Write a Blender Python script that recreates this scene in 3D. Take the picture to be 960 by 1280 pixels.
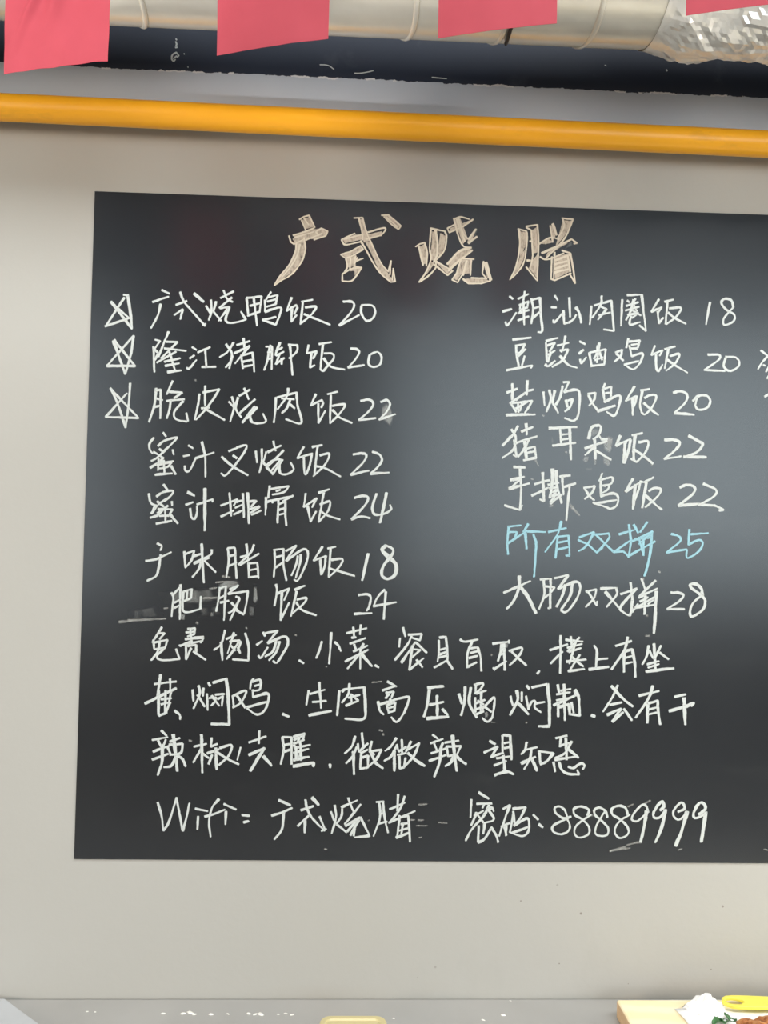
import bpy, math, random
import numpy as np
from mathutils import Vector, Matrix, noise
random.seed(7)
S = bpy.context.scene
for o in list(bpy.data.objects): bpy.data.objects.remove(o)
COL = S.collection

# ------------------------------------------------------------------ camera
F = 1000.0                       # focal length in pixels of the 960x1280 frame
D, ZC = 1.40, 1.62               # metres from the wall, height of the lens
Xc = np.array([0.99915172, 0.02135294, 0.03521198])      # world X in camera axes (right, down, forward)
Zc = np.array([0.02034231, -0.99937778, 0.02881399])     # world up in camera axes
Yc = np.cross(Zc, Xc)
Xc /= np.linalg.norm(Xc); Zc /= np.linalg.norm(Zc); Yc /= np.linalg.norm(Yc)
W2C = np.stack([Xc, Yc, Zc], axis=1)
C2W = W2C.T
cam_d = bpy.data.cameras.new('camera'); cam = bpy.data.objects.new('camera', cam_d); COL.objects.link(cam)
right, down, fwd = C2W[:, 0], C2W[:, 1], C2W[:, 2]
M = Matrix.Identity(4)
for r in range(3):
    M[r][0] = right[r]; M[r][1] = -down[r]; M[r][2] = -fwd[r]
M.translation = Vector((0, -D, ZC))
cam.matrix_world = M
cam_d.sensor_fit = 'VERTICAL'; cam_d.sensor_height = 36.0; cam_d.lens = 36.0 * F / 1280.0
cam_d.clip_start = 0.05; cam_d.clip_end = 200
S.camera = cam

# ------------------------------------------------------------------ exposure, sky, lights
vs = S.view_settings
vs.view_transform = 'Standard'; vs.look = 'None'; vs.gamma = 1.0; vs.use_curve_mapping = False
vs.exposure = 0.04
w = bpy.data.worlds.new('street_daylight'); S.world = w; w.use_nodes = True
nt = w.node_tree; nt.nodes.clear()
out = nt.nodes.new('ShaderNodeOutputWorld'); bg = nt.nodes.new('ShaderNodeBackground')
tc = nt.nodes.new('ShaderNodeTexCoord'); sx = nt.nodes.new('ShaderNodeSeparateXYZ'); rmp = nt.nodes.new('ShaderNodeValToRGB')
mr = nt.nodes.new('ShaderNodeMapRange'); mr.inputs[1].default_value = -0.5; mr.inputs[2].default_value = 0.6
nt.links.new(tc.outputs['Generated'], sx.inputs[0]); nt.links.new(sx.outputs[0], mr.inputs[0]); nt.links.new(mr.outputs[0], rmp.inputs[0])
rmp.color_ramp.elements[0].color = (0.40, 0.46, 0.50, 1); rmp.color_ramp.elements[1].color = (0.86, 1.0, 1.06, 1)
nt.links.new(rmp.outputs[0], bg.inputs[0]); bg.inputs[1].default_value = 4.2
nt.links.new(bg.outputs[0], out.inputs[0])

def area(name, loc, size, power, color, rot=(0, 0, 0)):
    l = bpy.data.lights.new(name, 'AREA'); l.shape = 'RECTANGLE'; l.size, l.size_y = size
    l.energy = power; l.color = color
    o = bpy.data.objects.new(name, l); o.location = loc; o.rotation_euler = rot; COL.objects.link(o); return o
def aim(loc, tgt):
    return (Vector(tgt) - Vector(loc)).to_track_quat('-Z', 'Y').to_euler()
area('ceiling_panel_lamp', (0.8, -1.4, 3.3), (2.8, 0.9), 68, (0.98, 1.0, 1.0))
area('ceiling_panel_lamp', (-1.9, -1.4, 3.3), (1.3, 0.9), 25, (0.98, 1.0, 1.0))
l_ = (1.5, -.36, 1.45); area('food_display_lamp', l_, (.35, .2), 4, (1.0, .94, .82), aim(l_, (.6, -.2, .87)))
l_ = (-3.6, -3.4, 1.9); area('warm_fill', l_, (0.9, 0.9), 75, (1.0, 0.80, 0.62), aim(l_, (.2, 0, 1.9)))  # added warm fill for the upper wall and pipe, outside the board's reflection
l_ = (4.4, -2.6, 1.9); area('warm_fill', l_, (0.9, 0.9), 65, (1.0, 0.82, 0.66), aim(l_, (.3, 0, 1.9)))  # second added warm fill, from the right

l_ = (-1.5, -1.35, 1.2)  # spot added to brighten the leftmost paper flag from below
s_ = bpy.data.lights.new('flag_fill_spot', 'SPOT'); s_.energy = 120; s_.spot_size = math.radians(17); s_.spot_blend = .5; s_.shadow_soft_size = .06; s_.color = (1, .97, .94)
o_ = bpy.data.objects.new('flag_fill_spot', s_); o_.location = l_; o_.rotation_euler = aim(l_, (-.40, -.46, 2.26)); COL.objects.link(o_)
# ------------------------------------------------------------------ helpers
def ray(px, py):
    v = np.array([(px - 480) / F, (py - 640) / F, 1.0]); return C2W @ v
def at_depth(px, py, y):                      # point of a pixel on the vertical plane y = const
    d = ray(px, py); t = (y + D) / d[1]; return Vector((d[0]*t, y, ZC + d[2]*t))
def at_height(px, py, z):                     # point of a pixel on the horizontal plane z = const
    d = ray(px, py); t = (z - ZC) / d[2]; return Vector((d[0]*t, -D + d[1]*t, z))

def link(name, me, mats, parent=None, origin=(0, 0, 0), smooth=False):
    for m in (mats if isinstance(mats, (list, tuple)) else [mats]): me.materials.append(m)
    o = bpy.data.objects.new(name, me); COL.objects.link(o)
    org = Vector(origin)
    if parent is not None:
        o.parent = parent; o.location = org - Vector(parent['_o'])
    else: o.location = org
    o['_o'] = tuple(org)
    if smooth:
        for p in me.polygons: p.use_smooth = True
    return o
def build(name, verts, faces, mats, parent=None, origin=(0, 0, 0), smooth=False, idx=None):
    org = Vector(origin)
    me = bpy.data.meshes.new(name); me.from_pydata([tuple(Vector(v) - org) for v in verts], [], faces)
    if idx:
        for p, i in zip(me.polygons, idx): p.material_index = i
    me.update(); me.validate()
    return link(name, me, mats, parent, origin, smooth)
def empty(name, loc):
    o = bpy.data.objects.new(name, None); COL.objects.link(o); o.location = loc; o['_o'] = tuple(loc); o.empty_display_size = 0.05; return o
def tag(o, label, cat, group=None):
    o['label'] = label; o['category'] = cat
    if group: o['group'] = group
    return o
def struct(o): o['kind'] = 'structure'; return o
BF = [(0,3,2,1), (4,5,6,7), (0,1,5,4), (1,2,6,5), (2,3,7,6), (3,0,4,7)]
def boxv(x0, x1, y0, y1, z0, z1):
    return [(x0,y0,z0),(x1,y0,z0),(x1,y1,z0),(x0,y1,z0),(x0,y0,z1),(x1,y0,z1),(x1,y1,z1),(x0,y1,z1)]
def bevel(o, w, seg=3):
    m = o.modifiers.new('bevel', 'BEVEL'); m.width = w; m.segments = seg; m.limit_method = 'ANGLE'; return o
def tube(pts, r, n=24, caps=True):
    pts = [Vector(p) for p in pts]; V = []; Fc = []
    for i, p in enumerate(pts):
        t = (pts[min(i+1, len(pts)-1)] - pts[max(i-1, 0)]).normalized()
        a = t.cross(Vector((0, 0, 1)));
        if a.length < 1e-3: a = t.cross(Vector((0, 1, 0)))
        a.normalize(); b = a.cross(t).normalized()
        rr = r[i] if isinstance(r, (list, tuple)) else r
        for k in range(n):
            th = 2*math.pi*k/n; V.append(p + a*math.cos(th)*rr + b*math.sin(th)*rr)
    for i in range(len(pts)-1):
        for k in range(n):
            k2 = (k+1) % n; Fc.append((i*n+k, i*n+k2, (i+1)*n+k2, (i+1)*n+k))
    if caps: Fc.append(tuple(range(n))[::-1]); Fc.append(tuple((len(pts)-1)*n+k for k in range(n)))
    return V, Fc

# ------------------------------------------------------------------ materials
class N:
    def __init__(s, name):
        s.m = bpy.data.materials.new(name); s.m.use_nodes = True; s.t = s.m.node_tree; s.b = s.t.nodes['Principled BSDF']; s.o = s.t.nodes['Material Output']
    def n(s, kind, **kw):
        x = s.t.nodes.new(kind)
        for k, v in kw.items(): setattr(x, k, v)
        return x
    def l(s, a, b): s.t.links.new(a, b)
    def coord(s): return s.n('ShaderNodeNewGeometry').outputs['Position']
    def noise(s, scale, detail=3, rough=.5, vec=None, mapscale=None):
        x = s.n('ShaderNodeTexNoise'); x.inputs['Scale'].default_value = scale; x.inputs['Detail'].default_value = detail; x.inputs['Roughness'].default_value = rough
        v = vec or s.coord()
        if mapscale:
            mp = s.n('ShaderNodeMapping'); mp.inputs['Scale'].default_value = mapscale; s.l(v, mp.inputs[0]); v = mp.outputs[0]
        s.l(v, x.inputs['Vector']); return x.outputs['Fac']
    def ramp(s, fac, stops):
        r = s.n('ShaderNodeValToRGB'); e = r.color_ramp.elements
        while len(e) < len(stops): e.new(0.5)
        for el, (p, c) in zip(e, stops): el.position = p; el.color = (*c, 1) if len(c) == 3 else c
        s.l(fac, r.inputs[0]); return r.outputs[0]
    def mix(s, fac, a, b, mode='MIX'):
        x = s.n('ShaderNodeMix', data_type='RGBA', blend_type=mode)
        for v, i in ((fac, 0), (a, 6), (b, 7)):
            if hasattr(v, 'is_linked'): s.l(v, x.inputs[i])
            else: x.inputs[i].default_value = v if i == 0 else ((*v, 1) if len(v) == 3 else v)
        return x.outputs[2]
    def math(s, op, a, b=None):
        x = s.n('ShaderNodeMath', operation=op)
        for i, v in enumerate((a, b)):
            if v is None: continue
            if hasattr(v, 'is_linked'): s.l(v, x.inputs[i])
            else: x.inputs[i].default_value = v
        return x.outputs[0]
    def bump(s, h, st, dist=.01):
        x = s.n('ShaderNodeBump'); x.inputs['Strength'].default_value = st; x.inputs['Distance'].default_value = dist; s.l(h, x.inputs['Height']); s.l(x.outputs[0], s.b.inputs['Normal'])
    def set(s, **kw):
        for k, v in kw.items():
            k = {'base': 'Base Color', 'rough': 'Roughness', 'metal': 'Metallic', 'ior': 'IOR', 'spec': 'Specular IOR Level', 'coat': 'Coat Weight'}.get(k, k)
            if hasattr(v, 'is_linked'): s.l(v, s.b.inputs[k])
            else: s.b.inputs[k].default_value = (*v, 1) if isinstance(v, tuple) and len(v) == 3 else v
        return s.m

def plain(name, c, rough=.6, var=.12, scale=12, **kw):
    q = N(name); f = q.noise(scale, 4)
    c0 = tuple(max(0, x*(1-var)) for x in c); c1 = tuple(min(1, x*(1+var)) for x in c)
    return q.set(base=q.ramp(f, [(.3, c0), (.7, c1)]), rough=rough, **kw)

# painted wall with faint smears and small grease spatters low on the right
q = N('painted_wall')
f = q.noise(1.6, 4, .55)
base = q.ramp(f, [(.3, (.425, .422, .395)), (.7, (.445, .443, .417))])
sm = q.ramp(q.noise(5.0, 5, .6, mapscale=(1, 1, .6)), [(.60, (0, 0, 0)), (.78, (1, 1, 1))])
base = q.mix(q.math('MULTIPLY', sm, .16), base, (.28, .27, .25))
vor = q.n('ShaderNodeTexVoronoi'); vor.inputs['Scale'].default_value = 26; q.l(q.coord(), vor.inputs['Vector'])
dot = q.math('LESS_THAN', vor.outputs['Distance'], .055)
wn = q.n('ShaderNodeTexWhiteNoise'); q.l(vor.outputs['Color'], wn.inputs['Vector'])
dot = q.math('MULTIPLY', dot, q.math('LESS_THAN', wn.outputs['Value'], .62))
sp = q.n('ShaderNodeSeparateXYZ'); q.l(q.coord(), sp.inputs[0])
mx = q.n('ShaderNodeMapRange'); mx.inputs[1].default_value = 0.05; mx.inputs[2].default_value = 0.25; q.l(sp.outputs[0], mx.inputs[0])
mz = q.n('ShaderNodeMapRange'); mz.inputs[1].default_value = 1.05; mz.inputs[2].default_value = 0.98; q.l(sp.outputs[2], mz.inputs[0])
dot = q.math('MULTIPLY', dot, q.math('MULTIPLY', mx.outputs[0], mz.outputs[0]))
base = q.mix(q.math('MULTIPLY', dot, .7), base, (.16, .13, .11))
q.bump(q.noise(90, 3), .06, .004)
WALL = q.set(base=base, rough=.62)

# vinyl blackboard film with rubbed-in chalk dust
q = N('blackboard_vinyl')
d1 = q.ramp(q.noise(2.2, 5, .6), [(.35, (.006, .008, .0115)), (.75, (.014, .0165, .020))])
d2 = q.ramp(q.noise(8, 6, .7, mapscale=(.5, 1, 1.6)), [(.55, (0, 0, 0)), (.85, (1, 1, 1))])
q.bump(q.noise(3.2, 2), .05, .01)
BOARD = q.set(base=q.mix(q.math('MULTIPLY', d2, .03), d1, (.5, .5, .48)), rough=.24, ior=1.7)

def chalk(name, col, thresh, edge=.18, strength=1.0, scale=420, stretch=None):
    q = N(name); at = q.n('ShaderNodeAttribute', attribute_name='dens')
    g = q.noise(scale, 2, .6, mapscale=stretch)
    a = q.math('SUBTRACT', at.outputs['Fac'], q.math('MULTIPLY', g, thresh))
    mp = q.n('ShaderNodeMapRange'); mp.inputs[1].default_value = 0.0; mp.inputs[2].default_value = edge; mp.inputs[4].default_value = strength
    q.l(a, mp.inputs[0])
    q.set(base=q.ramp(q.noise(60, 2), [(.3, tuple(x*.93 for x in col)), (.7, col)]), rough=.95, Alpha=mp.outputs[0], spec=.1)
    return q.m
CHALK = chalk('white_chalk', (.58, .62, .61), .86, .42)
CHALKB = chalk('light_blue_chalk', (.31, .54, .62), .84, .42)
CREAM = chalk('cream_chalk', (.60, .54, .44), .72, .38)
TANFILL = chalk('smeared_cream_chalk', (.50, .43, .35), .98, .55, .95, 260, (1, 1, .5))
SMUDGE = chalk('rubbed_chalk_dust', (.62, .65, .63), .80, .9, .55, 38, (1, 1, .5))
FAINT = chalk('faint_chalk_streak', (.75, .76, .72), .95, .6, .30, 160)

q = N('yellow_pipe_paint')
q.bump(q.noise(40, 3), .12, .003)
YEL = q.set(base=q.mix(q.ramp(q.noise(18, 5, .6, mapscale=(.3, 1, 1)), [(.60, (0,0,0)), (.75, (1,1,1))]), (.93, .43, .015), (.66, .31, .02)), rough=.34)

q = N('fascia_paint')
sp = q.n('ShaderNodeSeparateXYZ'); q.l(q.coord(), sp.inputs[0])
pa_, pb_ = at_depth(0, 78.5, -.02), at_depth(960, 122.5, -.02); sl_ = (pb_.z - pa_.z)/(pb_.x - pa_.x)
line = q.math('ADD', q.math('MULTIPLY', sp.outputs[0], sl_), pa_.z - sl_*pa_.x)
rag = q.math('ADD', q.math('MULTIPLY', q.math('SUBTRACT', q.noise(60, 5, .7), .5), .010), q.math('MULTIPLY', q.math('SUBTRACT', q.noise(4, 2), .5), .008))
hgt = q.math('SUBTRACT', sp.outputs[2], q.math('ADD', line, rag))
above = q.math('GREATER_THAN', hgt, 0.0)
torn = q.math('MULTIPLY', q.math('LESS_THAN', q.math('ABSOLUTE', hgt), .0016), q.math('GREATER_THAN', q.noise(25, 3), .56))
nz = q.ramp(q.noise(9, 6, .6), [(.62, (0,0,0)), (.80, (1,1,1))])
navy = q.mix(q.math('MULTIPLY', nz, .10), (.015, .023, .043), (.4, .4, .42))
grey = q.ramp(q.noise(5, 4), [(.3, (.41, .465, .54)), (.7, (.45, .505, .58))])
NAVY = q.set(base=q.mix(torn, q.mix(above, grey, navy), (.62, .64, .66)), rough=.6)

q = N('galvanised_steel')
q.bump(q.noise(14, 3, .5, mapscale=(.4, 1, 1)), .10, .01)
STEEL = q.set(base=q.ramp(q.noise(22, 3), [(.3, (.78, .76, .68)), (.7, (.85, .83, .75))]), metal=.5, rough=.25)
FOIL = N('aluminium_foil_tape').set(base=(.95, .94, .90), metal=.55, rough=.28)
BLACK = plain('black_rubber', (.015, .015, .016), .5)

q = N('red_paper')
tr = q.n('ShaderNodeBsdfTranslucent'); tr.inputs[0].default_value = (.8, .14, .18, 1)
q.set(base=q.ramp(q.noise(30, 4), [(.3, (.46, .060, .088)), (.7, (.50, .069, .099))]), rough=.75)
ms = q.n('ShaderNodeMixShader'); ms.inputs[0].default_value = .30
q.l(q.b.outputs[0], ms.inputs[1]); q.l(tr.outputs[0], ms.inputs[2]); q.l(ms.outputs[0], q.o.inputs[0])
RED = q.m
q = N('pale_chopping_wood')
wv = q.n('ShaderNodeTexWave'); wv.bands_direction = 'Y'; wv.inputs['Scale'].default_value = 9; wv.inputs['Distortion'].default_value = 5; wv.inputs['Detail'].default_value = 3
q.l(q.coord(), wv.inputs['Vector'])
WOOD = q.set(base=q.ramp(wv.outputs['Fac'], [(.2, (.93, .80, .50)), (.8, (.95, .85, .60))]), rough=.55)
q = N('block_end_grain')
ENDW = q.set(base=q.ramp(q.noise(40, 3, mapscale=(1, 1, 4)), [(.3, (.62, .42, .24)), (.7, (.70, .50, .30))]), rough=.6)
COUNTER = plain('grey_worktop', (.39, .385, .37), .35, .06, 6)
CREAMP = plain('cream_plastic', (.62, .54, .28), .35, .04, 10)
TISSUE = plain('white_tissue', (.93, .93, .93), .9, .03)
YPLAST = plain('yellow_plastic', (.86, .76, .10), .3, .06, 20)
q = N('roast_meat')
q.bump(q.noise(110, 5, .7), .7, .006)
MEAT = q.set(base=q.ramp(q.noise(70, 5, .65), [(.3, (.16, .035, .012)), (.5, (.50, .17, .045)), (.72, (.74, .40, .16))]), rough=.32)
HERB = plain('green_herb', (.05, .16, .05), .4, .4, 120)
CRUMB = plain('white_crumb', (.92, .91, .86), .8, .04)
FLOOR = plain('floor_tile', (.34, .33, .30), .5, .2, 3)
DARK = plain('dark_ceiling_paint', (.016, .020, .030), .8, .1, 3)
SIDE = plain('side_wall_paint', (.50, .46, .40), .8, .05, 3)
INOX = plain('stainless_panel', (.45, .45, .44), .35, .05, 5, metal=.8)

# ------------------------------------------------------------------ the room
XL, XR, YF, ZT = -4.0, 5.0, -5.4, 3.7
struct(build('wall_back', boxv(XL, XR, 0, .1, 0, ZT), BF, WALL))
struct(build('floor', boxv(XL, XR, YF, .15, -.1, 0), BF, FLOOR))
struct(build('ceiling', boxv(XL, XR, YF, .15, ZT, ZT+.1), BF, DARK))
struct(build('wall_left', boxv(XL-.1, XL, YF, .15, 0, ZT), BF, SIDE))
struct(build('wall_right', boxv(XR, XR+.1, YF, .15, 0, ZT), BF, SIDE))
# shop front behind the viewer: one wide opening on the right, a doorway on the left
for bx_ in ((XL, XR, 3.5, ZT), (XL, XL+.5, 0, 3.5), (-1.9, .3, 0, 3.5), (4.5, XR, 0, 3.5), (.3, 4.5, 0, 1.25), (XL+.5, -1.9, 0, 1.0)):
    struct(build('wall_front', boxv(bx_[0], bx_[1], YF-.1, YF, bx_[2], bx_[3]), BF, SIDE))

# shallow fascia board on the wall above the pipe: navy paint above, grey below, with a ragged paint line
BY = -.02
a, b = at_depth(0, 127, BY), at_depth(960, 174, BY)
def lin(a, b, x): return a.z + (b.z - a.z) * (x - a.x) / (b.x - a.x)
zl, zr = lin(a, b, XL), lin(a, b, XR)
v = [(XL,BY,zl),(XR,BY,zr),(XR,0,zr),(XL,0,zl),(XL,BY,ZT),(XR,BY,ZT),(XR,0,ZT),(XL,0,ZT)]
beam = struct(build('trim_1', v, BF, NAVY))

# ------------------------------------------------------------------ yellow pipe
p0, p1 = at_depth(0, 134, -.048), at_depth(960, 180.3, -.048)
dv = (p1 - p0)
pa, pb = p0 - dv*.5, p1 + dv*.5
V, Fc = tube([pa + (pb-pa)*t/30 for t in range(31)], .0219, 40)
o = build('yellow_pipe', V, Fc, YEL, origin=pa, smooth=True)
tag(o, 'yellow painted pipe running along the wall between the chalkboard and the beam', 'pipe')
for t in (.12, .88):
    c = pa + (pb-pa)*t
    V, Fc = tube([c - dv.normalized()*.012, c + dv.normalized()*.012], .0245, 32)
    build('pipe_clip', V, Fc, YEL, parent=o, origin=c, smooth=False)

# ------------------------------------------------------------------ ventilation duct
DR, DY = .108, -.235
def duct_centre(px, py):
    d = ray(px, py); el = math.atan2(d[2], d[1]); dy = D + DY; z = dy*math.tan(el)
    for _ in range(40):
        hyp = math.hypot(dy, z); z = dy*math.tan(el + math.asin(DR/hyp))
    t = dy*math.cos(el)/math.cos(el)
    bx = d[0]/d[1]                      # x per metre of depth at the tangent point
    tl = math.sqrt(max(0, dy*dy + z*z - DR*DR))*math.cos(el)
    return Vector((bx*tl, DY, ZC + z))
c0, c1 = duct_centre(140, 32.5), duct_centre(723, 59.5)
ax = (c1 - c0).normalized()
def duct_at(x): return c0 + ax*((x - c0.x)/ax.x)
V, Fc = tube([duct_at(XL + .05 + (XR - XL - .1)*i/80) for i in range(81)], DR, 72)
duct = build('ventilation_duct', V, Fc, STEEL, origin=duct_at(0), smooth=True)
tag(duct, 'round galvanised steel ventilation duct hung along the top of the wall', 'duct')
def ring(cx, tilt, rr, wid, mat, name, parent, lab=None):
    c = duct_at(cx); V = []; Fc = []; n = 72; prof = 8
    for k in range(n):
        th = 2*math.pi*k/n; rad = Vector((0, math.cos(th), math.sin(th)))
        off = tilt*(-math.sin(th))*DR - .25*tilt*math.cos(th)*DR
        for j in range(prof):
            ph = 2*math.pi*j/prof
            V.append(c + ax*(off + wid*math.cos(ph)) + rad*(DR + rr*math.sin(ph)))
    for k in range(n):
        for j in range(prof):
            Fc.append((k*prof+j, k*prof+(j+1) % prof, ((k+1) % n)*prof+(j+1) % prof, ((k+1) % n)*prof+j))
    o = build(name, V, Fc, mat, parent=parent, origin=c, smooth=True)
    if lab: o['label'] = lab
    return o
for px, py, tl in ((184, 35, .55), (509, 49, .32), (618, 54.5, .25), (724, 59, .2)):
    c = duct_centre(px, py); ring(c.x - tl*DR*.8, tl, .0026, .0042, STEEL, 'seam_ring', duct)
# crumpled foil tape
V = []; Fc = []; n = 120; x0, x1 = duct_centre(800, 62).x, 1.35; nx = 150
for i in range(nx+1):
    x = x0 + (x1-x0)*i/nx; c = duct_at(x); fade = min(1, (x-x0)/.06)
    for k in range(n):
        th = 2*math.pi*k/n; u = Vector((x*12, th*1.9, 3.1)); 
        h = noise.ridged_multi_fractal(Vector((x*11 + math.sin(th*2)*.8, math.cos(th)*1.6, math.sin(th)*1.6)), .9, 2.1, 4, 1.0, 2.0)
        g = noise.cell(Vector((x*16 + math.sin(th*3), math.cos(th)*2.6, math.sin(th)*2.6)))
        g2 = noise.noise(Vector((x*9, math.cos(th)*2, math.sin(th)*2)))
        r = DR + .0035 + fade*(.0075*(h-.8) + .003*g + .010*g2 + .006)
        V.append(c + Vector((0, math.cos(th), math.sin(th)))*(DR + .0012 + (max(r, DR+.0015) - DR - .0012)*min(1, i/4)))
for i in range(nx):
    for k in range(n):
        k2 = (k+1) % n; Fc.append((i*n+k, i*n+k2, (i+1)*n+k2, (i+1)*n+k))
o = build('foil_wrap', V, Fc, FOIL, parent=duct, origin=duct_at(x0)); o['label'] = 'crumpled shiny foil tape'
# black cable looped round the duct
c = duct_centre(628, 55); V = []; Fc = []
pts = []
for k in range(60):
    th = .2 + 4.8*k/59
    pts.append(duct_at(c.x + .02*(1 + math.sin(th))) + Vector((0, math.cos(th), math.sin(th)))*(DR + .0034))
V, Fc = tube(pts, .003, 10)
cable = build('cable', V, Fc, BLACK, origin=pts[0], smooth=True)
tag(cable, 'thin black cable curving round the steel duct beside a red paper', 'cable')

# ------------------------------------------------------------------ red paper flags on a string
zb = at_depth(5, 93, -D + .95).z
flags = [((5, 93), (136, 78), 1.0), ((271, 69.5), (411, 50), .25), ((547.5, 48), (696, 31), .15), ((857.5, 19.5), (1008, 3), .1)]
names = ['red paper with creases hanging at the far left of the string, lowest in view', 'smooth red paper hanging second from the left in front of the duct',
         'red paper hanging third from the left, beside the black cable on the duct', 'red paper at the right hanging in front of the crumpled foil']
FH = .21; tops = []
for (pl, pr, cr), lab in zip(flags, names):
    A, B = at_height(*pl, zb), at_height(*pr, zb)
    u = (B - A); nrm = Vector((u.y, -u.x, 0)).normalized(); nu, nv = 70, 90; V = []; Fc = []
    lean = (at_height(pl[0], pl[1], zb) - at_height(pl[0], pl[1], zb))
    for j in range(nv+1):
        for i in range(nu+1):
            s, t = i/nu, j/nv
            d = .0035*math.sin(s*2.4 + t*1.5) 
            rr = (s*.75 + .9 - t)                    # diagonal creases
            d += cr*(.0075*math.exp(-((s - .22 - (t-.3)*.75)/.05)**2)*max(0, math.sin((t-.08)*3.2)) + .0065*math.exp(-((s - .55 - (t-.45)*.55)/.07)**2)*max(0, math.sin((t-.12)*3.0)))
            d += cr*.003*noise.noise(Vector((s*5, t*5, pl[0])))
            V.append(A + u*s + Vector((0, 0, FH*t)) + nrm*d)
    for j in range(nv):
        for i in range(nu):
            k = j*(nu+1)+i; Fc.append((k, k+1, k+nu+2, k+nu+1))
    o = build('paper_flag', V, Fc, RED, origin=A)
    m = o.modifiers.new('thickness', 'SOLIDIFY'); m.thickness = .0004
    tag(o, lab, 'paper flag', 'red papers on a string'); tops += [A + Vector((0, 0, FH)), B + Vector((0, 0, FH))]
dirv = (tops[5] - tops[0]).normalized()
V, Fc = tube([tops[0] - dirv*1.2] + tops[:-1] + [tops[-1] + dirv*1.0], .0016, 8)
o = build('hanging_string', V, Fc, plain('string_fibre', (.7, .2, .2), .8), origin=tops[0] - dirv*1.2, smooth=True)
tag(o, 'thin string above the picture holding the red papers', 'string')

# ------------------------------------------------------------------ chalkboard
BT = .002
TL, TR, BL, BR = at_depth(118.5, 239, -BT), at_depth(1180, 276.2, -BT), at_depth(92.5, 1074, -BT), at_depth(1180, 1080.5, -BT)
v = [Vector((p.x, y, p.z)) for y in (-BT, -.0006) for p in (BL, BR, TR, TL)]
board = build('chalkboard', v, [(0,1,2,3), (7,6,5,4), (0,4,5,1), (1,5,6,2), (2,6,7,3), (3,7,4,0)], BOARD, origin=BL)
tag(board, 'large black chalkboard with a handwritten chalk menu on the wall', 'chalkboard')

def parse(spec):
    """spec: (x0, y0, width) of the part of the board traced, then strokes 'x,y x,y; ...' in 960ths of that width"""
    x0, y0, wd, txt = spec; k = wd/960.0; outl = []
    for s in txt.replace('\n', ' ').split(';'):
        toks = s.split()
        if not toks: continue
        wid = None; sm = False; pts = []
        if toks[0].startswith('w'): wid = float(toks[0][1:]); toks = toks[1:]
        for t in toks:
            if t.startswith('~'):                       # from here on the stroke is one smooth curve
                if len(pts) > 1: outl.append((wid, sm, pts))
                pts = pts[-1:]; sm = True; t = t[1:]
            a, b = t.split(','); pts.append((x0 + float(a)*k, y0 + float(b)*k))
        if len(pts) > 1: outl.append((wid, sm, pts))
    return outl
def catmull(p, n=7):
    if len(p) < 3: return p
    q = [np.array(a) for a in p]; q = [2*q[0]-q[1]] + q + [2*q[-1]-q[-2]]; res = []
    for i in range(1, len(q)-2):
        for j in range(n):
            t = j/n; a, b, c, d = q[i-1:i+3]
            res.append(.5*((2*b) + (-a+c)*t + (2*a-5*b+4*c-d)*t*t + (-a+3*b-3*c+d)*t**3))
    res.append(q[-2]); return [tuple(r) for r in res]
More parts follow.
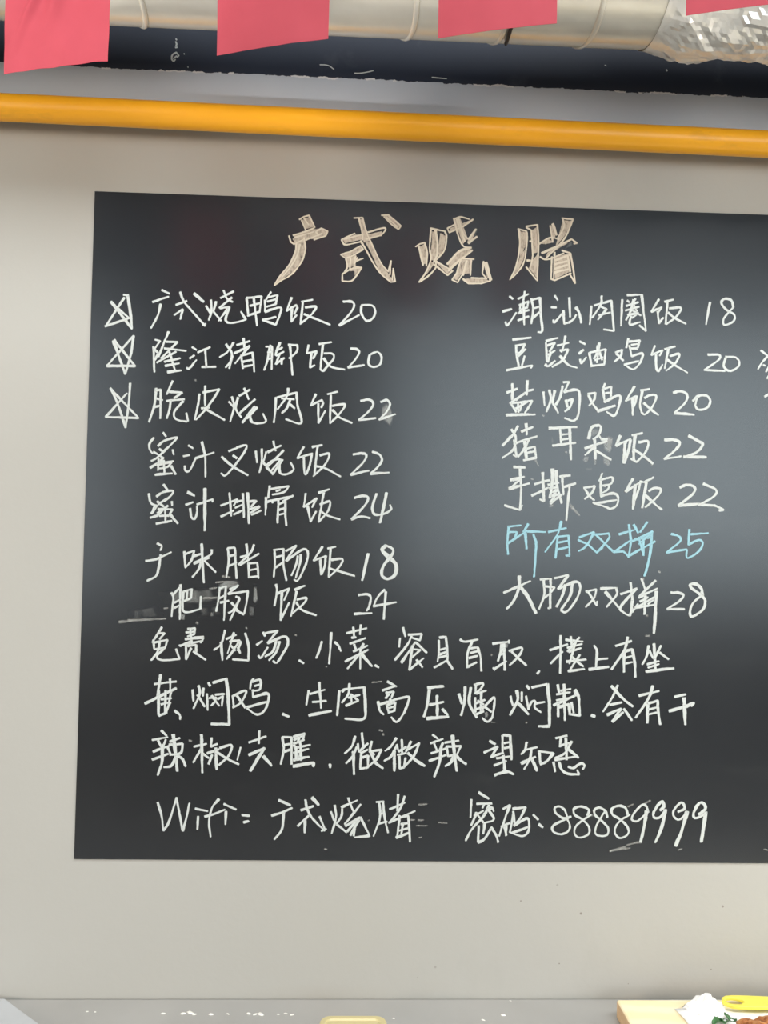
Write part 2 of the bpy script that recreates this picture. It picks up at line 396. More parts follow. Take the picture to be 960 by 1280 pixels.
class Ink:
    def __init__(s): s.v = []; s.f = []; s.d = []; s.k = 0
    def ribbon(s, pts, wd, plane=-BT):
        P = [np.array(p, float) for p in pts]; R = [P[0]]
        for i in range(1, len(P)):
            L = np.linalg.norm(P[i]-P[i-1]); n = max(1, int(L/3.0))
            for j in range(1, n+1): R.append(P[i-1] + (P[i]-P[i-1])*j/n)
        if len(R) < 2: return
        t0 = R[1]-R[0]; t0 = t0/(np.linalg.norm(t0)+1e-9); t1 = R[-1]-R[-2]; t1 = t1/(np.linalg.norm(t1)+1e-9)
        R = [R[0]-t0*wd*.42] + R + [R[-1]+t1*wd*.42]
        s.k += 1; y = plane - .0002 - .00003*(s.k % 20); base = len(s.v); ph = random.random()*50; n = len(R)
        for i, p in enumerate(R):
            t = R[min(i+1, n-1)]-R[max(i-1, 0)]; L = np.linalg.norm(t)
            t = t/L if L > 1e-6 else t0
            nr = np.array([-t[1], t[0]])
            ww = wd*(1 + .34*noise.noise(Vector((ph, i*.22, 0))) + .15*noise.noise(Vector((ph, i*.9, 4)))); e = 1.0
            if i in (0, n-1): ww *= .55; e = 0.0
            u = i/(n-1); ww *= 1.12 - .34*u
            p = p + nr*wd*.07*noise.noise(Vector((ph+9, i*.5, 1)))
            for o_, dd in ((-.5, 0), (-.27, e), (.27, e), (.5, 0)):
                q_ = p + nr*ww*o_; s.v.append(at_depth(q_[0], q_[1], y - .000012*i)); s.d.append(dd)
        for i in range(n-1):
            for j in range(3):
                k = base + i*4 + j; s.f.append((k, k+1, k+5, k+4))
    def strokes(s, specs, wd, plane=-BT):
        for sp_ in specs:
            for w_, sm, pts in (sp_ if isinstance(sp_, list) else parse(sp_)):
                w2 = wd if not w_ else (w_ if w_ <= 4 else w_*.72)
                if sm: s.ribbon(catmull(pts), w2, plane); continue
                run = [pts[0]]
                for i in range(1, len(pts)):
                    run.append(pts[i])
                    if i < len(pts)-1:
                        a = np.array(pts[i])-np.array(pts[i-1]); b = np.array(pts[i+1])-np.array(pts[i])
                        cs = a@b/(np.linalg.norm(a)*np.linalg.norm(b)+1e-9)
                        if cs < .72: s.ribbon(run, w2, plane); run = [pts[i]]
                if len(run) > 1: s.ribbon(catmull(run, 4), w2, plane)
        return s
    def patches(s, specs, soft=2.5, frac=0.0, plane=-BT, lvl=1.0):
        for sp_ in specs:
            for w_, sm, pts in (sp_ if isinstance(sp_, list) else parse(sp_)):
                c = np.mean(np.array(pts), axis=0); s.k += 1; y = plane - .00012 - .000012*(s.k % 10)
                base = len(s.v); n = len(pts); e = lvl if not w_ else w_
                inner = [c + (np.array(p)-c)*(1 - frac if frac else max(.0, 1 - soft/(np.linalg.norm(np.array(p)-c)+1e-6))) for p in pts]
                s.v.append(at_depth(c[0], c[1], y)); s.d.append(e)
                for p in inner: s.v.append(at_depth(p[0], p[1], y)); s.d.append(e)
                for p in pts: s.v.append(at_depth(p[0], p[1], y)); s.d.append(0)
                for i in range(n):
                    j = (i+1) % n
                    s.f.append((base, base+1+i, base+1+j)); s.f.append((base+1+i, base+1+n+i, base+1+n+j, base+1+j))
        return s
    def done(s, name, mat, parent, label=None):
        o = build(name, s.v, s.f, mat, parent=parent, origin=s.v[0])
        at = o.data.attributes.new('dens', 'FLOAT', 'POINT')
        at.data.foreach_set('value', s.d)
        if label: o['label'] = label
        return o
WD = 4.0
def clusters(specs, g):
    """strokes gathered into groups whose boxes, grown by g pixels, touch; left to right"""
    items = [s for sp_ in specs for s in parse(sp_)]
    box = [[min(p[0] for p in s[2])-g, min(p[1] for p in s[2])-g, max(p[0] for p in s[2])+g, max(p[1] for p in s[2])+g] for s in items]
    par = list(range(len(items)))
    def find(i):
        while par[i] != i: i = par[i]
        return i
    for i in range(len(items)):
        for j in range(i):
            A, B_ = box[i], box[j]
            if A[0] < B_[2] and B_[0] < A[2] and A[1] < B_[3] and B_[1] < A[3]: par[find(i)] = find(j)
    out = {}
    for i, s in enumerate(items): out.setdefault(find(i), []).append(s)
    return sorted(out.values(), key=lambda L: min(p[0] for s in L for p in s[2]))
def row(label, name, price=None, mat=None, wd=WD):
    for L in clusters(name, 5.0): o = Ink().strokes([L], wd).done('menu_writing', mat or CHALK, board, label)
    if price: Ink().strokes(price, wd).done('price', mat or CHALK, o)
    return o
# ---- title
T1, T2 = (330, 250, 200), (510, 250, 220)
TITLE = [(*T1, '''212,116 240,100 270,92 305,165; 225,120 250,180; 240,108 268,150; 175,212 245,190 300,168; 150,215 160,250 180,265 240,235; 300,238 370,215 382,188 345,170 310,190 330,215;
 ~195,255 187,315 150,390 90,465 62,512; ~240,225 247,300 222,375 165,445 100,485 62,512; w3 ~215,265 200,330 160,400 110,460; w3 185,225 300,190; w3 250,240 350,200;
 465,238 545,200; ~465,240 490,268 580,250; ~620,195 715,168 728,182 700,215; 480,235 600,205; 610,235 700,212; 540,108 590,105; ~590,105 612,185 640,250 700,375 745,430; ~570,112 590,200 590,240;
 ~580,245 610,295 660,385 705,445 760,492; 760,492 787,490 775,410; 745,430 762,365 755,450; 775,420 770,480; 705,92 745,90 822,155 808,175 770,150 720,100; w3 735,105 800,160;
 460,328 520,310 580,275 595,295 540,330 490,350 460,328; 490,345 500,400 480,440; 550,335 540,400; w3 520,345 515,420; 470,485 470,445 510,420 555,400 585,405 550,460 520,487 472,487; 555,365 595,350; w3 540,385 560,345; w3 545,410 585,405'''),
 (*T2, '''42,255 65,240 90,232 105,290 100,360; w4 60,255 82,355; 122,155 200,170 210,200 200,270 170,310 140,340; ~125,165 118,260 125,320 100,390 60,448; ~60,448 110,415 150,370 150,330; w4 ~150,165 160,230 158,300 140,340;
 145,330 240,385; 140,350 215,410 245,385; 250,105 285,92 335,105; 355,105 300,145 225,178 215,155 260,130; ~250,100 270,180 300,250 345,260; ~275,95 300,180 330,215; w4 330,215 370,160; w4 330,235 375,200; w4 265,100 310,225;
 w4 215,350 280,280 345,260; w4 220,385 280,330 350,275; 360,322 290,320 265,400 240,435 270,450 300,400; 345,325 340,410; 300,430 330,455 400,455 450,440 430,390 412,335 405,400 430,430; w4 320,330 300,410; 345,425 430,428; w4 425,340 455,435;
 600,158 645,170; ~645,170 650,200 635,330 600,390 555,435; ~605,160 610,250 590,360 555,435; 645,145 705,135 712,220 705,440; 645,150 672,165 680,300 665,375; 645,365 700,435; w4 665,225 680,225; w4 650,330 668,330;
 715,240 775,205 825,215; 775,140 790,230; w4 790,130 810,190; 840,100 900,105 860,200 810,260 750,320; 845,105 850,150 815,210; w4 730,290 830,245 890,215; 720,310 760,325 850,290; 890,212 922,235 905,238;
 800,285 795,430; 785,310 780,430 800,438; 840,275 885,290 900,370 912,455; 912,455 880,400; w4 800,330 880,300; w4 800,350 880,330; w4 800,375 880,350; w4 800,395 880,375; 800,438 890,400; w4 870,300 885,390''')]
FILL = [(*T1, '''225,115 270,95 305,165 250,180; 165,235 180,210 300,170 345,168 380,190 370,215 300,240 240,235 180,262; 195,255 240,225 247,300 225,370 190,420 170,440 100,485 66,508 90,465 150,390 185,320;
 465,240 545,205 600,205 715,185 715,210 610,238 480,262; 570,110 595,108 605,150 612,190 640,250 600,262 580,190; 600,240 640,250 670,310 700,370 730,420 700,445 650,350; 700,370 760,455 785,490 755,492 700,445; 715,92 745,92 822,158 808,172;
 462,330 520,310 580,275 595,295 540,330 490,350; 490,345 550,330 555,400 500,410; 500,412 560,395 582,408 545,462 548,430 510,428'''),
 (*T2, '''60,250 90,235 108,300 100,355 80,355; 130,165 160,170 158,290 150,340 120,330 122,250; 120,330 150,340 110,400 65,445 105,390; 175,175 208,190 200,270 170,315 160,290; 145,335 240,385 215,408;
 250,105 285,95 330,215 300,245; 222,155 350,105 300,145 225,178; 335,190 375,155 350,225 320,235; 215,350 280,280 345,260 350,275 280,330 220,385; 285,320 350,322 340,405 290,410; 285,330 300,400 265,445 245,432; 300,430 345,425 430,430 450,440 400,457 330,455; 410,340 425,345 450,430 430,432;
 610,165 648,172 642,260 610,330; 642,260 635,320 600,390 565,425 595,350 612,300; 672,160 705,140 708,290 680,300; 708,290 707,435 655,375 680,320; 845,105 898,108 855,205 800,265 815,205; 720,240 770,205 800,230 745,245; 780,135 795,130 808,200 790,230; 755,290 830,240 880,230 830,260 745,318; 795,300 885,290 890,395 800,435''')]
def letter(specs, k):
    return [s for sp_ in specs for s in parse(sp_) if int(np.searchsorted([418, 510, 625], np.mean([p[0] for p in s[2]]))) == k]
for k in range(4):
    tl = Ink().strokes([letter(TITLE, k)], 2.9).done('title_letter', CREAM, board, 'large cream outlined chalk title character, ' + ['leftmost', 'second from the left', 'third from the left', 'rightmost'][k])
    Ink().patches([letter(FILL, k)], 1.8).done('chalk_filling', TANFILL, tl, 'smeared tan chalk')

# ---- left column
A, B = (120, 350, 200), (300, 350, 200)
for txt in ((*A, "w7 90,130 215,292; w7 188,88 206,190 215,290; 165,88 190,95; 170,105 58,278; 55,278 200,228; w4 120,160 200,230"),
            (*A, "225,335 65,515; w6 225,335 210,440 175,565; w7 105,365 175,565; w6 110,360 235,518; w7 65,515 235,516"),
            (120, 450, 200, "205,140 195,270 177,405; w6 177,405 130,260 85,170; 85,170 255,348; 255,348 58,342; 58,342 185,200")):
    Ink().strokes([txt], WD).done('chalk_star', CHALK, board, 'chalk star drawn before a dish')
row('first dish written in the left column', [
 (*A, """395,60 440,82; 340,132 435,100; ~388,145 370,215 330,288; ~505,72 525,125 560,168 655,275; 640,270 658,262; 480,150 545,125; 470,210 520,175; 520,178 505,235; w7 588,82 645,130;
 ~690,120 692,190 675,240; 660,155 690,205; 720,130 705,190 750,245; 765,62 785,110 820,132; 748,108 825,68; 815,105 740,168; 745,170 800,160 735,245; ~800,165 778,235 800,258 850,252 898,238; 898,238 870,190"""),
 (*B, """40,110 50,210; 40,108 130,98 118,190 45,215; 60,155 120,138; 82,105 102,275; 185,72 155,120; 165,105 225,90 215,145 160,160; 165,130 215,115; 150,120 150,190; ~150,190 240,165 240,205 215,268; 215,268 135,240 215,222;
 310,105 280,185 335,150 345,165 325,205; 312,160 308,250 340,210; 370,130 435,118; 378,130 362,265; ~392,165 455,160 430,205 365,262; 385,205 540,268""")],
 [(*B, "~620,130 670,130 685,155 660,200 595,272; 595,272 715,210; ~728,155 728,200 760,245 798,228 812,185 790,152 728,150")])
row('second dish written in the left column', [
 (*A, """345,400 350,552; 355,358 385,365 350,415 375,440 352,480; 435,310 375,460; 420,370 490,372 390,470; 410,410 540,425; 365,495 480,430; 440,430 475,545; 410,490 505,470; 415,515 500,500; w6 430,552 510,542;
 578,402 602,420; 562,470 590,452; ~545,528 560,530 602,480; 610,435 685,402; 655,420 662,520; 635,522 718,520; ~825,375 790,430 742,462; 780,385 ~815,440 805,490 778,525; 820,455 800,530; 885,350 892,430; 845,390 922,366; 830,440 922,395 835,500; 870,450 882,530; 870,455 940,435 950,550; 880,490 940,478; 885,520 940,510"""),
 (*B, """155,400 178,400 165,480 145,540; 178,395 192,400 190,535; 165,435 190,430; 165,475 190,470; ~240,375 215,450 262,430; 215,425 255,405; 240,440 215,505 265,468; 250,470 250,505; 290,390 345,390 340,430 295,470; 300,395 315,570;
 412,390 400,440 460,428 440,472; 428,440 420,525 448,512; 475,385 548,373; 498,388 482,535; ~482,535 500,545 530,510 562,470 555,442 505,440; 502,470 545,520 628,537""")],
 [(*B, "~665,412 700,415 715,435 690,480 648,525; 648,525 745,510; ~778,450 770,500 800,522 840,505 848,460 825,432 785,445")])
row('third dish written in the left column', [
 (120, 450, 200, """~360,170 350,270 318,372; 360,182 388,178 386,352; 365,232 400,240; 350,282 385,275; 460,125 425,205; 440,190 518,195 470,228; 425,245 530,235; ~448,245 440,300 425,350; ~480,295 525,245 470,310 480,355 545,370; 552,366 542,318;
 ~620,205 612,270 592,358; 642,195 740,175 ~700,240 650,305 600,358; 655,155 655,272; 632,290 680,285; w6 650,290 772,360; ~815,220 828,280 805,370; 798,250 832,290; 852,225 ~838,290 872,345"""),
 (300, 450, 200, """25,170 52,235; -5,215 60,178; 90,235 -5,322; w7 88,280 15,375; w7 102,285 40,350; ~60,330 70,370 110,380 155,368 138,322;
 ~215,225 212,300 203,375; 222,225 340,195 ~345,270 368,378 275,355; ~290,170 280,220 225,295; 250,230 325,235; ~300,240 280,290 252,318; 295,262 328,290;
 455,205 425,272 492,240 500,260 488,285; 470,262 470,378 512,305; 525,205 585,190; 545,210 540,378; ~555,275 630,268 590,330 540,380; 555,300 600,345 672,377""")],
 [(300, 450, 200, "~725,245 775,238 800,265 770,310 712,360; 712,360 815,348; ~845,252 880,240 900,265 880,310 835,358; 835,358 932,325")])
C, E_ = (170, 540, 170), (330, 540, 170)
row('fourth dish written in the left column', [
 (*C, """192,5 212,32; ~125,40 95,85 98,125 118,152; ~155,98 200,62 285,38 270,65 215,120; 165,120 195,140; 125,140 195,185; ~230,105 150,180 108,205; 260,125 265,160; 100,252 160,220 265,205; 190,185 150,232; 160,190 155,270; 150,232 250,215 220,248 160,258; 195,200 200,290; w6 135,302 255,292; w6 248,240 280,298;
 370,95 402,115; 335,172 378,162; ~345,240 350,275 380,270 422,185; 420,185 550,145; 465,70 488,180 490,318; 655,135 720,110; ~710,110 780,95 750,165 640,300 600,292; 685,165 712,185; w6 605,175 680,240 790,305;
 845,135 855,215; 888,120 888,210 870,285; 920,140 898,215 950,275"""),
 (*E_, """65,65 82,132; 28,142 120,95; 138,130 25,245; 130,195 60,300; ~20,232 65,200 112,198 45,280; ~112,205 112,285 160,298 208,265 188,215; 15,250 62,292;
 280,105 235,185 342,152; ~338,155 325,225 300,295 285,292; 280,175 285,292; 340,105 410,92; 378,100 355,305; ~395,165 460,155 430,230 348,312; 355,240 430,255 540,315""")],
 [(*E_, "w6 ~630,158 690,150 722,165 700,215 612,302; w6 612,302 740,272; w6 ~765,140 815,160 832,200 800,250 752,294; w6 752,294 882,286")])
row('fifth dish written in the left column', [
 (*C, """195,370 225,412; ~90,435 105,500 152,522; ~145,455 190,425 258,415 250,445 200,490; ~108,575 160,510 215,470; 150,490 195,525; 252,490 255,518; 100,605 150,590 225,520 150,572; 155,545 258,545 232,590 165,592; 205,530 208,640; w6 142,647 252,627; w7 240,580 295,645; 135,515 120,550;
 w7 365,425 412,450; 352,515 402,495; ~382,540 390,600 415,612 430,570 430,525; 430,512 540,475 540,492; w8 486,400 486,695; 598,520 715,475; 660,430 672,592; 600,597 690,555; 715,475 690,520; 755,435 762,602; 700,495 755,482; 700,535 755,512; 690,582 755,552; w7 788,430 798,645; 800,490 850,485 812,530; 800,545 872,525 810,570; 815,585 882,555"""),
 (*E_, """40,380 30,465; 48,402 175,382 140,425 60,442; 85,418 115,408; w6 15,462 10,585; 22,492 205,450 130,490; 60,500 60,478; 102,480 95,640; 98,512 150,492 150,580 158,660; 105,550 145,538; 105,585 145,575; w6 100,635 92,640;
 295,435 280,530 372,468 340,530; 308,522 328,632 368,560; 385,430 460,405; 422,428 385,632; ~395,512 465,490 450,560 385,635; 395,555 450,590 535,617""")],
 [(*E_, "w6 ~640,465 700,450 735,465 710,520 617,615; w6 617,615 690,595 748,608; w6 ~795,435 765,530 780,580 840,580 895,548 890,515; w7 865,430 820,640")])
G, H = (160, 665, 180), (330, 665, 180)
row('sixth dish written in the left column', [
 (*G, """~195,75 225,95 215,122; 118,192 190,180 288,135; w6 ~218,152 205,240 185,295 128,325; 375,130 382,238; 375,150 440,125 425,185 382,238; 435,162 500,140; ~560,118 545,155 440,205; 440,212 540,172; w6 490,80 505,338; w6 ~490,190 470,250 430,300; 508,190 585,267;
 ~665,110 672,190 655,302; 665,108 712,105 715,180 725,310; 675,160 715,152; 670,228 722,205; 790,80 802,190; ~840,85 815,140 735,218; 750,168 810,150; 745,220 872,145; w6 805,205 805,305; 805,210 862,205 870,308; 810,255 865,245; 810,302 870,295"""),
 (*H, """~70,120 72,210 65,300; 65,120 130,112 130,220 150,322; 80,168 130,155; 75,238 130,200; 145,128 215,90 145,192; ~150,192 250,120 288,125 290,180 260,260 225,322 200,318; ~225,160 215,215 183,290; ~245,150 240,205 212,305;
 390,98 330,190 412,160; ~412,160 405,225 385,282; 375,185 380,285; 425,110 478,98; 445,105 430,300; ~450,185 522,180 500,235 430,302; 430,240 500,262 605,292""")],
 [(*H, "w7 695,145 655,322; w8 ~812,92 785,120 830,165 882,220 870,290 820,312 785,285 800,220 855,150 855,110 812,90")])
row('seventh dish written in the left column over a rubbed patch', [
 (*G, """~290,405 302,440 290,562; w6 350,352 345,582; 295,425 345,370; 310,472 345,452; 310,505 352,485; 368,398 425,380 420,440 370,462; 395,392 392,452; ~368,400 365,515 400,535 475,515; 482,512 485,430;
 ~612,370 605,440 588,528; 612,378 652,360 640,588; 610,442 640,425; 615,470 672,458; 680,382 735,355 668,412 795,395 ~798,400 790,470 775,545; 772,548 722,525; 720,430 ~740,455 680,588; 742,450 ~700,520 670,540; 690,470 740,530"""),
 (*H, """80,350 86,400 70,492; 85,412 168,375 135,455; 120,400 110,588 168,470; 205,385 272,358; 218,395 180,562; ~220,450 282,440 262,480 185,545; w6 215,470 255,520 348,555""")],
 [(*H, "w6 ~630,420 690,415 712,440 700,500 685,525; w6 602,546 718,540; 805,385 ~760,430 730,495; 730,495 882,468; w6 812,398 798,582")])

# ---- notes across the board
K = (170, 780, 200); Lc = (350, 780, 200); Q = (530, 780, 170); R_ = (680, 780, 200)
row('first row of the note under the menu', [
 (*K, """155,20 98,110; 140,55 172,55 142,92; 105,95 108,148; 105,112 188,95 175,142 110,152; w6 ~142,110 130,165 92,217; ~165,150 125,195 160,217 262,210; 262,208 240,150;
 265,132 330,102; 310,30 355,25 350,60 310,75; 300,52 352,45; 325,25 335,122; 335,85 405,75; 295,90 405,85 388,112; 260,130 400,100; w6 300,120 300,210; 310,132 360,125 360,182; w6 330,145 300,212; w6 345,165 418,215;
 535,38 ~510,120 468,157; w6 510,110 518,217; 542,90 600,65; 588,52 550,175; 562,105 622,98 ~580,165 545,210; 570,130 595,160; 612,140 625,175; 630,105 610,160; w6 655,55 ~675,130 675,218; 675,218 580,212;
 762,50 775,72; w6 725,125 757,102; ~735,190 750,202 790,140; w6 775,55 850,40 790,112; w6 ~790,115 890,75 912,115 880,180 845,232 822,222; w6 ~842,105 820,165 775,195; w6 ~862,105 840,170 798,217"""),
 (*Lc, """w6 115,218 142,236; ~252,105 235,160 218,205; w6 ~308,52 300,170 295,238; w6 ~328,108 350,130 365,162; 400,55 520,25; w6 440,20 445,78; w6 485,5 480,62; 430,82 455,80; 420,118 512,85; w6 445,122 458,158; 502,118 485,148; 440,165 525,130; w6 392,225 528,155; w6 482,150 482,268; 470,190 405,267; w7 490,182 552,252; w7 570,248 592,260;
 w6 738,22 752,75; w6 720,85 715,138; 770,65 850,60 840,98 790,82; w6 690,215 ~760,130 790,72; w6 728,232 812,110; w6 815,110 880,172; 780,150 842,155 792,200; w6 795,130 775,275; 775,275 862,205; w6 820,215 855,260"""),
 (*Q, """w6 110,95 157,92; w6 155,95 165,200 165,270; 105,115 105,200 95,265; 115,182 160,168; 110,215 160,195; 100,238 162,222; 72,308 165,255; w7 165,262 202,317; 255,110 290,125 380,108; w6 ~342,120 308,205 305,308; 330,172 380,165 ~400,240 405,332; 330,205 378,192; 318,240 378,225; w6 310,302 370,270;
 485,138 602,125; 600,115 600,135; ~545,140 540,200 522,262; w8 562,140 572,325; 545,182 570,172; 535,218 570,205; 488,310 500,325; w6 500,315 580,262; w6 ~602,190 690,168 670,225 605,290; w6 618,195 670,245 722,292; w6 800,352 815,332"""),
 (*R_, """w6 35,157 142,122; w6 100,70 97,295; w6 40,237 112,165; w6 130,95 232,105; 160,75 172,160; w6 212,80 142,165; 140,142 228,120; 150,167 222,145; w6 190,110 152,238; w6 135,225 252,212; w6 160,192 235,255; w6 215,185 158,272; w6 145,282 242,270;
 w6 300,130 318,165 312,260; w6 320,212 382,207; w7 270,272 388,257; w6 430,132 525,102; w7 ~502,80 480,160 405,272; w7 480,165 480,288; w7 490,162 530,152 ~545,240 548,318; 490,202 530,192; 490,238 530,228; w6 ~628,130 615,195 590,242; w6 632,160 655,205; w7 660,120 668,272; w6 702,130 665,205; w6 695,172 748,212; 620,242 690,222; w7 612,285 778,265; 625,262 690,240""")])
row('second row of the note under the menu', [
 (*K, """110,360 242,345; w6 ~148,305 130,420 132,440; w6 205,330 205,402; w7 55,477 240,385; w7 135,400 135,545; 150,425 212,400 195,482; 150,452 212,445; 150,482 205,470; w7 138,550 185,532; w6 178,400 172,542; 205,470 175,540; w6 232,520 ~262,545 265,572;
 w6 340,395 345,462; w6 375,370 ~382,420 345,507; w6 370,425 412,495; 405,385 402,432; w6 435,352 445,372; w6 425,420 430,517; w6 462,352 540,328; w8 540,328 552,420 560,602; w7 560,602 452,600; 440,445 480,440 ~470,470 450,490; w6 455,430 500,492; 475,425 530,420; 490,452 522,432 515,492;
 580,432 ~660,400 630,470 580,502; 580,430 585,490; w6 605,430 655,502; ~705,328 690,350 685,388; w6 ~695,348 745,335 742,392 702,402; 712,372 742,362; w6 700,395 702,440; w6 ~702,440 792,418 785,490 760,530 720,542 665,505; w6 665,500 788,465; w7 880,540 917,556"""),
 (*Lc, """w6 172,400 158,485; 180,420 268,395; w6 235,350 247,505; w6 195,468 277,462; w8 175,548 307,522; w6 ~355,400 350,470 343,548; w6 372,405 400,390 505,380; w7 505,380 ~512,500 500,570 390,568; w6 ~417,358 410,420 372,472; w6 395,490 470,460; w6 470,460 430,425; 410,442 478,425; 425,420 430,470;
 w6 645,345 697,375; w6 615,398 692,372; w6 640,405 640,445; 635,415 682,405 670,440; w6 ~588,465 600,520 622,542; w6 ~590,485 760,437 768,470 740,540 700,587 668,560; w6 655,420 632,445; w6 640,480 652,532; w6 645,485 690,468 685,522; 650,532 690,520; 650,505 688,495; w6 660,450 670,480"""),
 (*Q, """w8 28,450 137,440; w7 ~38,465 25,560 0,655; w7 92,505 95,652; w7 40,572 137,550; w6 130,600 167,642; w8 20,667 172,655;
 w6 245,495 268,562; w7 290,445 ~285,550 262,645; w7 330,450 ~320,560 372,660; w6 ~355,430 415,418 400,458 358,490; w6 365,430 365,492; w6 370,492 437,470; w6 360,520 362,622; w6 405,480 400,620; w6 365,562 430,535; w6 365,602 420,585; w7 370,637 420,615; w6 412,600 ~490,520 497,560 482,660; w6 ~482,660 450,690 412,665; w6 430,585 475,620; 380,540 420,570;
 w6 610,510 628,577; w7 655,470 ~660,540 608,642; w7 660,555 738,637; w6 690,480 690,545; w6 725,435 742,457; w6 720,510 738,602; w6 762,447 870,425; w8 870,425 885,560 885,722; w7 885,722 808,722; w6 735,602 ~760,550 785,548 782,590 825,622; w6 780,562 852,550"""),
 (*R_, """w7 82,365 92,422; w7 120,362 125,577; w7 58,487 182,432; w6 75,422 157,410; w6 75,457 150,445; w7 85,480 85,555; w7 85,500 150,480 155,540; w6 185,400 190,432; w7 187,395 ~208,440 215,550; w6 215,550 150,540; w6 165,470 178,532; w6 100,400 160,390; w7 285,547 305,555;
 w6 ~442,368 410,440 355,525; w7 405,372 460,435 532,495; w6 395,485 467,470; w7 380,545 462,508; w7 462,508 410,585; w7 410,585 475,530; w7 480,510 527,577; w6 570,430 690,402; w7 ~652,372 630,440 550,562; w8 622,480 620,592; w7 625,477 682,460 ~685,520 697,602; 630,512 680,500; 630,542 680,530; w7 785,437 850,422; w8 752,522 ~850,495 895,475 885,492; w8 840,445 847,602""")])
U, Vv, Wx = (180, 910, 200), (370, 910, 200), (550, 910, 200)
row('third row of the note under the menu', [
 (*U, """w7 105,15 135,47; 50,72 142,55; w6 85,75 102,112; w6 130,70 112,120; w6 55,142 155,105; w6 50,190 145,155; w7 ~110,100 108,200 83,282; w6 140,110 160,160; w6 150,100 232,95; w8 175,40 190,160 200,258; w6 155,82 215,60; w6 ~232,95 220,150 155,160; w7 ~195,165 165,225 120,235; w7 ~195,165 230,185 250,230;
 w6 300,112 375,95; w7 345,40 350,268; w6 345,122 295,207; w6 350,152 388,180; w6 405,60 402,112; 402,112 440,95; w6 380,152 450,128; w7 430,120 436,248; w6 408,162 388,217; w6 ~455,120 525,103 508,165 450,222; w7 430,140 500,185 568,217; w3 580,115 560,192;
 w6 630,87 732,50; w7 692,18 690,92; w7 630,162 722,120; w8 722,120 688,175 638,257; w8 717,170 765,225; w6 ~830,55 838,130 820,217; w6 830,55 885,55 885,217; w6 840,102 880,95; w6 840,142 880,130; w6 900,72 960,40; w6 895,95 960,70; w6 900,100 930,190"""),
 (*Vv, """w6 -15,52 52,32; w6 50,32 40,75 -15,95; w6 20,55 10,90; w6 -10,122 85,100; w7 25,80 30,192; w6 -15,150 75,125; w6 0,110 0,190; w7 -15,192 78,172; w8 ~-15,230 60,215 105,210 103,230; w7 203,218 205,237;
 w6 355,50 ~335,110 293,152; w6 365,112 ~340,170 300,212; w7 345,142 348,278; w6 370,95 377,142; w6 395,30 405,122; w6 377,142 432,92; w6 388,152 430,130; w6 390,160 385,247; w6 400,177 432,165 432,237; 432,237 385,245; w6 455,80 ~445,130 470,160; w6 440,142 512,130 ~480,190 420,242; w7 450,150 480,210 522,242;
 w6 ~602,60 570,110 535,137; w6 602,112 ~570,170 530,197; w7 590,140 590,257; w6 605,100 615,142; w6 635,70 637,152; w6 615,142 662,112; w6 610,162 660,150; w7 620,170 622,242; w6 622,242 650,235 657,180; w6 690,80 660,142; w6 660,135 740,90 ~705,170 650,232; w7 672,150 720,195 772,227;
 w6 820,40 852,65; w6 808,92 882,65; w6 830,95 845,132; w6 882,90 862,132; w6 812,152 900,122; w6 800,197 900,162; w7 ~868,140 860,210 830,292"""),
 (*Wx, """w6 10,110 5,170; w6 30,87 112,75; w8 75,45 87,150 100,257; w6 38,112 125,108; 125,108 102,160 45,168; 40,110 48,168; w7 ~85,155 65,205 32,228; w7 90,162 120,190 157,217;
 w6 298,78 332,97; w6 265,147 345,112 310,172; w6 375,45 375,152; w7 380,42 420,45 430,190; w6 385,90 420,85; w6 385,122 420,115; w6 305,175 380,148; w6 325,225 397,197; w6 340,182 420,170; w7 380,165 390,267; w7 ~328,282 400,262 442,278;
 w6 520,85 ~510,130 488,157; w6 508,132 582,115; w6 ~548,120 540,180 505,247; w7 488,212 572,172; w8 548,180 582,255; w7 595,138 602,215; w6 595,140 680,150; w7 680,150 ~640,200 602,217;
 w6 695,62 762,45; w7 725,65 720,112; w6 720,107 792,85; w7 755,60 760,190; w6 ~790,80 750,150 690,180; w7 765,122 830,177; w6 690,190 825,170; w7 682,205 690,262; w7 ~715,205 730,250 770,275 835,278; 835,278 822,252; w6 ~770,232 800,240 845,212 868,225 855,247""")])
X1, X2, X3, X4 = (180, 980, 200), (360, 980, 200), (560, 980, 180), (720, 980, 180)
